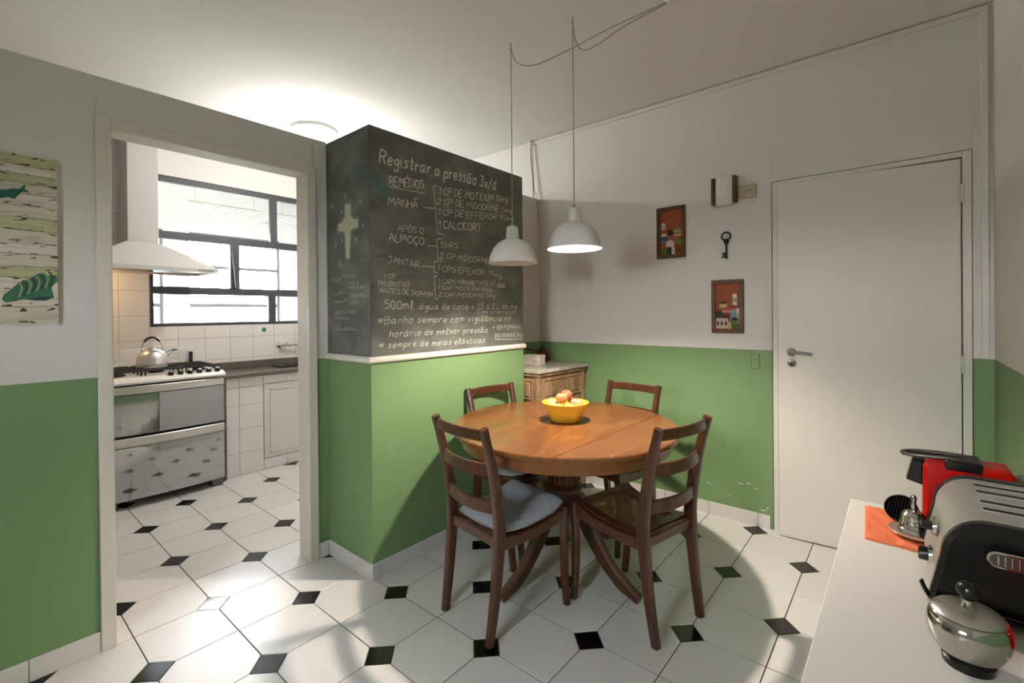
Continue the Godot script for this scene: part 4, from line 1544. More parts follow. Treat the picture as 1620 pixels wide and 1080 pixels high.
# ---------------------------------------------------------------- pendants
func make_pendant(label: String, hook: Vector3, rim_y: float, swag: Array, lit: bool) -> void:
	var p := thing("pendant_lamp", label, "pendant lamp", Vector3(hook.x, rim_y, hook.z))
	var st := begin()
	var outer := [Vector2(0.137, 0.0), Vector2(0.131, 0.010), Vector2(0.128, 0.030), Vector2(0.121, 0.055), Vector2(0.106, 0.085), Vector2(0.084, 0.110), Vector2(0.058, 0.127), Vector2(0.038, 0.134), Vector2(0.036, 0.140), Vector2(0.031, 0.200), Vector2(0.028, 0.204), Vector2(0.0, 0.205)]
	var inner := [Vector2(0.0, 0.130), Vector2(0.056, 0.124), Vector2(0.082, 0.107), Vector2(0.103, 0.083), Vector2(0.118, 0.054), Vector2(0.1255, 0.029), Vector2(0.1285, 0.010), Vector2(0.135, 0.0), Vector2(0.137, 0.0)]
	lathe(st, outer, 48)
	lathe(st, inner, 48)
	part("shade", st, M.shade_white, p)
	st = begin()
	lathe(st, [Vector2(0.0, 0.060), Vector2(0.016, 0.064), Vector2(0.027, 0.076), Vector2(0.030, 0.090), Vector2(0.024, 0.106), Vector2(0.015, 0.122), Vector2(0.013, 0.132)], 20)
	part("bulb", st, M.bulb if lit else M.shade_white, p)
	st = begin()
	var hy := CEIL - rim_y - 0.03
	tube(st, [Vector3(0, 0.20, 0), Vector3(0, 0.215, 0), Vector3(0, 0.23, 0)], [0.010, 0.008, 0.004], 8)
	tube(st, [Vector3(0, 0.21, 0), Vector3(0, hy, 0)], 0.0026, 6)
	var pts := []
	for q in swag:
		pts.append(q - p.position)
	tube(st, cr(pts, 6), 0.0026, 6)
	part("cord", st, M.cord_white, p)
	st = begin()
	tube(st, cr([Vector3(0, CEIL - rim_y, 0), Vector3(0, CEIL - rim_y - 0.018, 0), Vector3(0.006, CEIL - rim_y - 0.03, 0.004), Vector3(0.0, CEIL - rim_y - 0.038, 0.002), Vector3(-0.006, CEIL - rim_y - 0.03, -0.002)], 4), 0.002, 6)
	part("hook", st, M.steel_dark, p)
	if lit:
		var o := OmniLight3D.new()
		o.name = "bulb_light"
		o.light_color = Color(1.0, 0.95, 0.88)
		o.light_energy = PENDANT_ENERGY
		o.light_size = 0.03
		o.omni_range = 10.0
		o.omni_attenuation = 2.0
		o.shadow_enabled = true
		p.add_child(o)
		o.position = Vector3(0, 0.085, 0)

func build_pendants() -> void:
	var h1 := Vector3(0.25, CEIL, -0.61)
	var h2 := Vector3(0.638, CEIL, -0.631)
	make_pendant("unlit white dome pendant lamp hanging in front of the blackboard", h1, 1.632, [Vector3(0.25, 2.815, -0.61), Vector3(0.29, 2.73, -0.615), Vector3(0.40, 2.685, -0.63), Vector3(0.60, 2.71, -0.665), Vector3(0.80, 2.765, -0.72), Vector3(1.07, 2.835, -0.815)], false)
	make_pendant("lit white dome pendant lamp hanging over the fruit bowl", h2, 1.678, [Vector3(0.638, 2.815, -0.631), Vector3(0.652, 2.72, -0.636), Vector3(0.69, 2.665, -0.645), Vector3(0.76, 2.675, -0.665), Vector3(0.88, 2.745, -0.72), Vector3(1.08, 2.835, -0.82)], true)
	var r := thing("ceiling_rose", "white ceiling rose that feeds the pendant cords", "ceiling rose", Vector3(1.085, CEIL, -0.82))
	var st := begin()
	lathe(st, [Vector2(0, -0.03), Vector2(0.03, -0.03), Vector2(0.048, -0.012), Vector2(0.05, 0.0), Vector2(0, 0)], 24)
	part("cap", st, M.shade_white, r)

# ---------------------------------------------------------------- chest in the niche
func drawer(parent: Node, o: Vector3, ux: Vector3, w: float, h: float, nrm: Vector3) -> void:
	# o = lower corner on the carcass face, ux = unit along face
	var b := Basis(ux, Vector3.UP, nrm)
	var xf := Transform3D(b, o)
	var st := begin()
	bb(st, Vector3(w / 2, h / 2, 0.004), Vector3(w, h, 0.012), 0.003, xf)
	var d := part("drawer", st, M.chest_wood, parent)
	st = begin()
	var fr := 0.016
	for q in [[w / 2, fr, w - 0.02, 0.010], [w / 2, h - fr, w - 0.02, 0.010]]:
		bb(st, Vector3(q[0], q[1], 0.013), Vector3(q[2], q[3], 0.008), 0.003, xf)
	for q in [[fr, h / 2, 0.010, h - 0.03], [w - fr, h / 2, 0.010, h - 0.03]]:
		bb(st, Vector3(q[0], q[1], 0.013), Vector3(q[2], q[3], 0.008), 0.003, xf)
	part("beading", st, M.chest_wood, d)
	st = begin()
	bb(st, Vector3(w / 2, h / 2, 0.010), Vector3(w - 0.075, h - 0.065, 0.012), 0.005, xf)
	part("raised_field", st, M.chest_wood, d)

func build_chest() -> void:
	var c := thing("chest_of_drawers", "weathered wooden chest of drawers with a pale stone top in the niche", "chest", Vector3(-0.252, 0, -1.552), -2.5)
	var hx := 0.205
	var hz := 0.285
	var st := begin()
	bx(st, Vector3(-hx + 0.006, 0.06, -hz + 0.006), Vector3(hx - 0.006, 0.925, hz - 0.006), 0.003)
	part("carcass", st, M.chest_wood, c)
	for s in [[1, 1], [1, -1], [-1, 1], [-1, -1]]:
		st = begin()
		bb(st, Vector3(s[0] * (hx - 0.014), 0.463, s[1] * (hz - 0.014)), Vector3(0.042, 0.926, 0.042), 0.006)
		part("corner_post", st, M.chest_wood, c)
	st = begin()
	bb(st, Vector3(0, 0.915, 0), Vector3(2 * hx + 0.030, 0.026, 2 * hz + 0.030), 0.008)
	part("cornice", st, M.chest_wood, c)
	st = begin()
	bb(st, Vector3(0, 0.9415, 0), Vector3(2 * hx + 0.052, 0.027, 2 * hz + 0.050), 0.004)
	part("stone_top", st, M.marble, c)
	for k in 4:
		var y := 0.725 - 0.205 * k
		drawer(c, Vector3(hx - 0.008, y, hz - 0.044), Vector3(0, 0, -1), 2 * hz - 0.088, 0.165, Vector3(1, 0, 0))
		drawer(c, Vector3(-hx + 0.044, y, hz - 0.008), Vector3(1, 0, 0), 2 * hx - 0.088, 0.165, Vector3(0, 0, 1))
	# floral box
	var im := Image.create(128, 96, false, Image.FORMAT_RGB8)
	im.fill(Color(0.80, 0.77, 0.72))
	for p in [Vector2(40, 60), Vector2(80, 40), Vector2(64, 48), Vector2(96, 68), Vector2(24, 34)]:
		for a in 6:
			var d := Vector2.from_angle(a * 1.05) * 11.0
			chalk(im, [p, p + d], 2.4, 0.8, Color(0.34, 0.31, 0.33))
	chalk(im, [Vector2(64, 92), Vector2(66, 50)], 1.5, 0.8, Color(0.36, 0.36, 0.33))
	im.generate_mipmaps()
	var pm := lin_mat("flower_print", Color.WHITE, 0.6)
	pm.albedo_texture = ImageTexture.create_from_image(im)
	var b := thing("flower_box", "small white box with a dark flower print on the chest", "box", Vector3(-0.30, 0.955, -1.52), 6)
	lin_mat("box_white", Color(0.80, 0.78, 0.73), 0.6)
	st = begin()
	bb(st, Vector3(0, 0.03, 0), Vector3(0.15, 0.06, 0.09), 0.002)
	part("box_body", st, M.box_white, b)
	st = begin()
	bb(st, Vector3(0, 0.068, 0), Vector3(0.156, 0.018, 0.096), 0.003)
	part("lid", st, M.box_white, b)
	picture_panel("print", b, Vector3(0.001, 0.004, 0.045), Vector3(0.072, 0, 0), Vector3(0, 0.052, 0), Vector3(0, 0, 0.0008), pm)
	# small brown pot with a handle
	lin_mat("copper", Color(0.30, 0.13, 0.08), 0.38, 0.35)
	var k := thing("copper_pot", "small brown metal coffee pot with long handle on the chest", "pot", Vector3(-0.39, 0.955, -1.755), 0)
	k.scale = Vector3.ONE * 1.12
	st = begin()
	lathe(st, [Vector2(0, 0), Vector2(0.048, 0), Vector2(0.058, 0.012), Vector2(0.060, 0.035), Vector2(0.048, 0.060), Vector2(0.034, 0.075), Vector2(0.036, 0.088), Vector2(0.032, 0.088), Vector2(0.030, 0.075), Vector2(0, 0.070)], 24)
	part("pot_body", st, M.copper, k)
	st = begin()
	lathe(st, [Vector2(0.034, 0.088), Vector2(0.020, 0.102), Vector2(0.006, 0.108), Vector2(0.008, 0.118), Vector2(0, 0.122)], 18)
	part("lid", st, M.copper, k)
	st = begin()
	tube(st, [Vector3(-0.028, 0.072, 0.02), Vector3(-0.07, 0.088, 0.05), Vector3(-0.11, 0.102, 0.085)], 0.005, 8)
	part("handle", st, M.black_iron, k)

# ---------------------------------------------------------------- things on the walls
func house(parent: Node, o: Vector3, x: float, y: float, w: float, h: float, col: Color, roof: Color, dz: float, win := 2) -> void:
	var m := lin_mat("paint_%d_%d_%d" % [int(col.r * 99), int(col.g * 99), int(col.b * 99)], col, 0.7)
	var mr := lin_mat("paint_%d_%d_%d" % [int(roof.r * 99), int(roof.g * 99), int(roof.b * 99)], roof, 0.7)
	var st := begin()
	bx(st, o + Vector3(x, y, 0), o + Vector3(x + w, y + h, dz), 0.0006)
	var b := part("little_house", st, m, parent)
	st = begin()
	prism(st, PackedVector2Array([Vector2(x - 0.003, y + h), Vector2(x + w + 0.003, y + h), Vector2(x + w * 0.7, y + h + w * 0.35), Vector2(x + w * 0.3, y + h + w * 0.35)]), dz + 0.001, Transform3D(Basis.IDENTITY, o))
	part("roof", st, mr, b)
	var dk := lin_mat("paint_dark", Color(0.10, 0.08, 0.09), 0.7)
	if win > 0:
		st = begin()
		for k in win:
			var wx := x + w * (k + 0.5) / win
			bx(st, o + Vector3(wx - w * 0.09, y + h * 0.35, dz - 0.0005), o + Vector3(wx + w * 0.09, y + h * 0.75, dz + 0.0008), 0.0)
		part("window", st, dk, b)

func town_picture(label: String, x0: float, y0: float, x1: float, y1: float, which: int) -> void:
	var w := x1 - x0
	var h := y1 - y0
	var p := thing("town_picture", label, "picture", Vector3(x0, y0, -1.874), 0, "small framed town pictures")
	if not M.has("orange_board"):
		tri_mat("orange_board", speckle_tex(71, Color(0.52, 0.21, 0.045), Color(0.58, 0.26, 0.06), Color(0.47, 0.18, 0.04), 0.05), 5.0, 0.6)
		tri_mat("frame_wood", wood_tex(51, Color(0.25, 0.14, 0.06), Color(0.40, 0.25, 0.11), 6.0, 0.3), 4.0, 0.45)
	var fw: Material = M.frame_wood
	var st := begin()
	bx(st, Vector3(0.01, 0.01, 0.0), Vector3(w - 0.01, h - 0.01, 0.010), 0.001)
	part("orange_board", st, M.orange_board, p)
	var f := 0.024
	for q in [[0.0, 0.0, w, f], [0.0, h - f, w, h], [0.0, f, f, h - f], [w - f, f, w, h - f]]:
		st = begin()
		bx(st, Vector3(q[0], q[1], 0.0), Vector3(q[2], q[3], 0.022), 0.003)
		part("frame_bar", st, fw, p)
	var o := Vector3(0, 0, 0.0095)
	var wh := Color(0.78, 0.74, 0.68)
	var rd := Color(0.45, 0.12, 0.06)
	var gn := Color(0.30, 0.36, 0.12)
	var bl := Color(0.32, 0.36, 0.55)
	var bk := Color(0.10, 0.06, 0.05)
	var cr_ := Color(0.72, 0.62, 0.38)
	if which == 0:
		house(p, o, 0.026, 0.026, 0.05, 0.045, gn, Color(0.5, 0.35, 0.1), 0.003, 0)
		house(p, o, 0.130, 0.026, 0.045, 0.052, Color(0.45, 0.20, 0.06), rd, 0.003, 2)
		house(p, o, 0.076, 0.026, 0.032, 0.040, bk, bk, 0.005, 0)
		house(p, o, 0.106, 0.026, 0.022, 0.048, wh, Color(0.70, 0.62, 0.60), 0.005, 1)
		house(p, o, 0.068, 0.080, 0.055, 0.028, wh, Color(0.74, 0.66, 0.62), 0.004, 0)
		house(p, o, 0.026, 0.108, 0.052, 0.050, bl, wh, 0.003, 3)
		house(p, o, 0.132, 0.090, 0.046, 0.035, Color(0.40, 0.42, 0.20), gn, 0.003, 0)
		house(p, o, 0.122, 0.150, 0.052, 0.040, cr_, Color(0.50, 0.42, 0.22), 0.003, 3)
		house(p, o, 0.078, 0.160, 0.036, 0.028, bk, bk, 0.004, 2)
		house(p, o, 0.034, 0.205, 0.030, 0.036, wh, Color(0.80, 0.70, 0.62), 0.003, 2)
	else:
		house(p, o, 0.026, 0.030, 0.075, 0.060, Color(0.76, 0.66, 0.62), Color(0.70, 0.58, 0.52), 0.003, 3)
		house(p, o, 0.100, 0.026, 0.022, 0.040, cr_, cr_, 0.004, 0)
		house(p, o, 0.118, 0.026, 0.050, 0.060, Color(0.25, 0.34, 0.14), gn, 0.003, 0)
		house(p, o, 0.112, 0.080, 0.040, 0.060, Color(0.45, 0.55, 0.68), Color(0.55, 0.62, 0.70), 0.004, 0)
		house(p, o, 0.150, 0.060, 0.022, 0.095, wh, wh, 0.003, 1)
		house(p, o, 0.072, 0.096, 0.046, 0.022, rd, Color(0.52, 0.22, 0.14), 0.004, 0)
		house(p, o, 0.026, 0.100, 0.048, 0.028, bk, bk, 0.005, 2)
		house(p, o, 0.065, 0.130, 0.062, 0.018, Color(0.74, 0.52, 0.44), Color(0.60, 0.28, 0.20), 0.003, 0)
		house(p, o, 0.048, 0.165, 0.048, 0.026, cr_, Color(0.30, 0.14, 0.06), 0.004, 0)
		house(p, o, 0.122, 0.160, 0.034, 0.010, Color(0.60, 0.20, 0.10), rd, 0.004, 0)
		house(p, o, 0.130, 0.178, 0.026, 0.070, Color(0.80, 0.78, 0.76), wh, 0.004, 2)

func build_wall_things() -> void:
	town_picture("framed orange relief picture of stacked houses beside the doorbell box", 0.556, 1.735, 0.758, 2.095, 0)
	town_picture("framed orange relief picture with a white church tower, below the iron key", 0.930, 1.215, 1.126, 1.563, 1)
	# big iron key
	var k := thing("iron_key", "large dark iron key ornament hanging between the two town pictures", "key", Vector3(1.022, 1.70, -1.874))
	var st := begin()
	var ring := []
	for q in 17:
		var a := TAU * q / 16.0
		ring.append(Vector3(sin(a) * 0.028, 0.147 + cos(a) * 0.026, 0.010))
	tube(st, ring, 0.0055, 8, false)
	part("bow", st, M.black_iron, k)
	st = begin()
	tube(st, [Vector3(0.002, 0.0, 0.010), Vector3(0.002, 0.10, 0.010), Vector3(0.002, 0.125, 0.010)], [0.006, 0.006, 0.012], 10)
	lathe(st, [Vector2(0, 0.095), Vector2(0.014, 0.10), Vector2(0.016, 0.115), Vector2(0.010, 0.13), Vector2(0, 0.132)], 12, Transform3D(Basis.IDENTITY, Vector3(0.002, 0, 0.010)))
	part("shank", st, M.black_iron, k)
	st = begin()
	bx(st, Vector3(-0.026, 0.030, 0.006), Vector3(0.0, 0.042, 0.014), 0.001)
	bx(st, Vector3(-0.028, 0.008, 0.006), Vector3(-0.012, 0.018, 0.014), 0.001)
	bx(st, Vector3(-0.016, 0.008, 0.006), Vector3(0.0, 0.034, 0.014), 0.001)
	part("bit", st, M.black_iron, k)
	st = begin()
	tube(st, [Vector3(0.005, 0.170, 0.0), Vector3(0.005, 0.172, 0.014)], 0.003, 8)
	part("nail", st, M.copper, k)
	# doorbell box
	var d := thing("doorbell_box", "white rounded doorbell box with dark wooden sides high on the wall", "doorbell", Vector3(1.018, 2.142, -1.874), 0)
	st = begin()
	var pp := PackedVector2Array([Vector2(-0.058, 0), Vector2(0.058, 0), Vector2(0.058, 0.030), Vector2(0.050, 0.042), Vector2(0.025, 0.050), Vector2(-0.025, 0.050), Vector2(-0.050, 0.042), Vector2(-0.058, 0.030)])
	prism(st, pp, 0.19, Transform3D(Basis(Vector3(1, 0, 0), Vector3(0, 0, 1), Vector3(0, 1, 0)), Vector3(0, -0.095, 0)), 0.006, true)
	part("cover", st, M.shade_white, d)
	for s in [-1, 1]:
		st = begin()
		bb(st, Vector3(0.066 * s, 0, 0.026), Vector3(0.022, 0.172, 0.052), 0.004)
		part("side_cheek", st, M.frame_wood, d)
	var so := thing("cable_cover", "beige cable socket cover beside the doorbell box", "socket", Vector3(1.118, 2.118, -1.874))
	lin_mat("beige", Color(0.72, 0.68, 0.60), 0.5)
	st = begin()
	bx(st, Vector3(-0.02, -0.042, 0), Vector3(0.085, 0.042, 0.014), 0.006)
	part("cover", st, M.beige, so)
	for q in 3:
		st = begin()
		lathe(st, [Vector2(0, 0.0), Vector2(0.0035, 0), Vector2(0.0035, 0.001), Vector2(0, 0.001)], 8, Transform3D(Basis(Vector3.RIGHT, PI / 2), Vector3(0.025 + 0.014 * q, 0.004, 0.014)))
		part("hole", st, M.black_iron, so)
	# switch painted over in green
	var sw := thing("light_switch", "light switch painted green like the wall beside the door", "switch", Vector3(1.19, 1.04, -1.874))
	st = begin()
	bb(st, Vector3(0, 0, 0.004), Vector3(0.05, 0.09, 0.010), 0.003)
	part("plate", st, M.green, sw)
	st = begin()
	bb(st, Vector3(0, 0, 0.010), Vector3(0.022, 0.034, 0.006), 0.002)
	part("rocker", st, M.green, sw)
	# loose cables in the corner above the niche wall
	for q in 2:
		var c := thing("corner_cable", ["thick white cable hanging down the corner above the niche", "thin white cable looping off to the corner above the niche"][q], "cable", Vector3(-0.548, 0, -1.845))
		st = begin()
		if q == 0:
			tube(st, cr([Vector3(-0.01, CEIL, 0.0), Vector3(-0.008, 2.7, 0.005), Vector3(0.012, 2.5, 0.01), Vector3(0.022, LOW, 0.012)], 5), 0.006, 8)
		else:
			tube(st, cr([Vector3(0.004, CEIL, -0.008), Vector3(0.008, 2.65, 0.0), Vector3(0.026, 2.48, 0.012), Vector3(0.034, 2.40, 0.016), Vector3(0.05, LOW + 0.01, 0.004), Vector3(0.052, 2.1, -0.024)], 5), 0.003, 8)
		part("sheath", st, M.cord_white, c)

func build_fish_picture() -> void:
	var p := thing("plank_painting", "painting of green fish on whitewashed planks, left of the doorway", "painting", Vector3(-0.599, 0, 0))
	var jy := [1.335, 1.398, 1.452, 1.504, 1.545, 1.592, 1.630, 1.680, 1.727, 1.772, 1.815, 1.854, 1.886, 1.918, 1.958]
	var pale := Color(0.79, 0.76, 0.69)
	var gr := Color(0.70, 0.71, 0.55)
	var wt := Color(0.84, 0.81, 0.76)
	var tone := [pale, wt, wt, gr, pale, wt, pale, gr, pale, wt, pale, gr, wt, gr, pale]
	for k in jy.size() - 1:
		var c: Color = tone[k]
		var n1 := noise(0.02, 300 + k, 3)
		var n2 := noise(0.05, 340 + k, 4)
		var f := func(x: int, y: int) -> Color:
			var v := n1.get_noise_2d(x * 0.5, y * 3.0)
			var e := minf(y, 31 - y) / 31.0
			var chip := n2.get_noise_2d(x * 0.6, y * 2.0) - e * 0.9
			var q := c.lightened(0.10 * v) if v > 0 else c.darkened(-0.16 * v)
			return q.lerp(Color(0.30, 0.19, 0.11), smoothstep(0.17, 0.30, chip))
		var im := img_from(256, 32, f)
		im.generate_mipmaps()
		var m := lin_mat("plank%d" % k, Color.WHITE, 0.75)
		m.albedo_texture = ImageTexture.create_from_image(im)
		picture_panel("plank", p, Vector3(0.0, jy[k] + 0.0008, 1.60), Vector3(0, 0, -0.48), Vector3(0, jy[k + 1] - jy[k] - 0.0016, 0), Vector3(0.018 + 0.001 * (k % 3), 0, 0), m)
	# fish painted on: thin coats of paint (z runs to the left in the picture)
	lin_mat("fish_teal", Color(0.05, 0.32, 0.26), 0.6)
	lin_mat("fish_green", Color(0.18, 0.40, 0.30), 0.6)
	lin_mat("fish_dark", Color(0.08, 0.20, 0.26), 0.6)
	lin_mat("fish_line", Color(0.55, 0.60, 0.36), 0.6)
	var face := Transform3D(Basis(Vector3(0, 0, 1), Vector3(0, 1, 0), Vector3(1, 0, 0)), Vector3(0.0195, 0, 0))
	var st := begin()
	prism(st, PackedVector2Array([Vector2(1.33, 1.79), Vector2(1.265, 1.788), Vector2(1.249, 1.794), Vector2(1.232, 1.790), Vector2(1.227, 1.800), Vector2(1.211, 1.822), Vector2(1.192, 1.820), Vector2(1.206, 1.832), Vector2(1.203, 1.851), Vector2(1.211, 1.842), Vector2(1.220, 1.829), Vector2(1.239, 1.828), Vector2(1.253, 1.820), Vector2(1.29, 1.818)]), 0.002, face)
	part("painted_fish", st, M.fish_teal, p)
	st = begin()
	prism(st, PackedVector2Array([Vector2(1.267, 1.424), Vector2(1.261, 1.442), Vector2(1.242, 1.463), Vector2(1.223, 1.487), Vector2(1.194, 1.503), Vector2(1.174, 1.521), Vector2(1.156, 1.524), Vector2(1.146, 1.514), Vector2(1.123, 1.519), Vector2(1.124, 1.495), Vector2(1.139, 1.470), Vector2(1.132, 1.434), Vector2(1.155, 1.421), Vector2(1.185, 1.422), Vector2(1.214, 1.425), Vector2(1.243, 1.415), Vector2(1.259, 1.413)]), 0.002, face)
	var fi := part("painted_fish", st, M.fish_green, p)
	for k in 8:
		st = begin()
		var z := 1.222 - 0.0115 * k
		var y := 1.455 + 0.0058 * k
		sweep(st, cr([Vector3(0.0215, y + 0.034, z + 0.004), Vector3(0.0215, y + 0.012, z - 0.006), Vector3(0.0215, y - 0.022, z + 0.003)], 4), Vector2(0.002, 0.005), Vector3(1, 0, 0))
		part("stripe", st, M.fish_line if k % 2 == 0 else M.fish_dark, fi)
	st = begin()
	prism(st, PackedVector2Array([Vector2(1.20, 1.428), Vector2(1.165, 1.437), Vector2(1.134, 1.433), Vector2(1.155, 1.421), Vector2(1.185, 1.421)]), 0.003, face)
	part("fin", st, M.fish_dark, fi)

# ---------------------------------------------------------------- white side table with appliances
func build_side_table() -> void:
	var H := 0.75
	var t := thing("side_table", "plain white side table along the right-hand wall holding the toaster", "table")
	lin_mat("white_laminate", Color(0.87, 0.855, 0.83), 0.35)
	var st := begin()
	bx(st, Vector3(1.775, H - 0.035, -0.479), Vector3(2.245, H, 0.95), 0.002)
	part("table_top", st, M.white_laminate, t)
	for x in [1.80, 2.22]:
		for z in [-0.45, 0.92]:
			st = begin()
			bb(st, Vector3(x, (H - 0.035) / 2, z), Vector3(0.045, H - 0.035, 0.045), 0.003)
			part("leg", st, M.white_laminate, t)
	build_toaster(H)
	build_coffee_machine(H)
	# orange cloth
	var c := thing("cloth", "orange cloth folded under the small bell and coaster", "cloth", Vector3(0, H, 0))
	st = begin()
	st.set_smooth_group(1)
	var nz := noise(14.0, 8, 2)
	var g := func(u: float, v: float) -> Vector3:
		var a := Vector3(1.814, 0, -0.421).lerp(Vector3(1.97, 0, -0.43), u)
		var b := Vector3(1.826, 0, -0.171).lerp(Vector3(1.965, 0, -0.165), u)
		var p := a.lerp(b, v)
		p.y = 0.004 + 0.006 * absf(nz.get_noise_2d(p.x * 1.3, p.z)) + 0.006 * smoothstep(0.75, 1.0, v) * absf(sin(u * 7.0))
		return p
	var N := 24
	for i in N:
		for j in N:
			var u0 := float(i) / N
			var v0 := float(j) / N
			var e := 1.0 / N
			quad(st, g.call(u0, v0), g.call(u0 + e, v0), g.call(u0 + e, v0 + e), g.call(u0, v0 + e), Vector3.UP)
	for i in N:
		var e := 1.0 / N
		var w0 := float(i) / N
		for q in [[Vector2(w0, 0), Vector2(w0 + e, 0), Vector3(0, 0, -1)], [Vector2(w0, 1), Vector2(w0 + e, 1), Vector3(0, 0, 1)], [Vector2(0, w0), Vector2(0, w0 + e), Vector3(-1, 0, 0)], [Vector2(1, w0), Vector2(1, w0 + e), Vector3(1, 0, 0)]]:
			var A: Vector3 = g.call(q[0].x, q[0].y)
			var B: Vector3 = g.call(q[1].x, q[1].y)
			quad(st, A, B, Vector3(B.x, 0.0, B.z), Vector3(A.x, 0.0, A.z), q[2])
	quad(st, Vector3(1.814, 0, -0.421), Vector3(1.97, 0, -0.43), Vector3(1.965, 0, -0.165), Vector3(1.826, 0, -0.171), Vector3.DOWN)
	part("fabric", st, M.orange_cloth, c)
	# dish with bell
	var d := thing("dish", "small pale glass dish under the chrome bell", "dish", Vector3(1.932, H + 0.010, -0.258))
	lin_mat("dish", Color(0.74, 0.62, 0.54), 0.12)
	st = begin()
	lathe(st, [Vector2(0, 0), Vector2(0.045, 0), Vector2(0.052, 0.004), Vector2(0.060, 0.009), Vector2(0.058, 0.011), Vector2(0.050, 0.007), Vector2(0, 0.005)], 32)
	part("plate", st, M.dish, d)
	var b := thing("hand_bell", "small ribbed chrome hand bell on the dish", "bell", Vector3(1.926, H + 0.0155, -0.262))
	b.scale = Vector3(1.35, 1.2, 1.35)
	st = begin()
	lathe(st, [Vector2(0.026, 0), Vector2(0.0275, 0.002), Vector2(0.0255, 0.006), Vector2(0.0225, 0.010), Vector2(0.0235, 0.012), Vector2(0.0210, 0.018), Vector2(0.0220, 0.020), Vector2(0.0195, 0.027), Vector2(0.0205, 0.029), Vector2(0.0180, 0.036), Vector2(0.0190, 0.038), Vector2(0.014, 0.045), Vector2(0, 0.047)], 32)
	part("cup", st, M.chrome, b)
	st = begin()
	lathe(st, [Vector2(0.006, 0.046), Vector2(0.0042, 0.052), Vector2(0.0060, 0.058), Vector2(0.0040, 0.066), Vector2(0.0055, 0.074), Vector2(0.0040, 0.080), Vector2(0, 0.082)], 16)
	part("handle", st, M.chrome, b)
	# black ribbed cap leaning on the machine
	var k := thing("ribbed_cap", "black ribbed plastic drip cup tilted beside the bell", "cap", Vector3(1.903, H + 0.046, -0.325), 0)
	k.rotation_degrees = Vector3(52, -18, 0)
	st = begin()
	lathe(st, [Vector2(0, -0.014), Vector2(0.034, -0.014), Vector2(0.037, -0.010), Vector2(0.038, 0.016), Vector2(0.0355, 0.016), Vector2(0.0345, -0.008), Vector2(0, -0.010)], 36)
	part("cup", st, M.black_plastic, k)
	for q in 9:
		st = begin()
		var x := -0.028 + 0.007 * q
		var hz := sqrt(0.034 * 0.034 - x * x)
		bx(st, Vector3(x - 0.0012, -0.010, -hz), Vector3(x + 0.0012, 0.013, hz), 0.0004)
		part("rib", st, M.black_plastic, k)
	build_sugar_bowl(H)

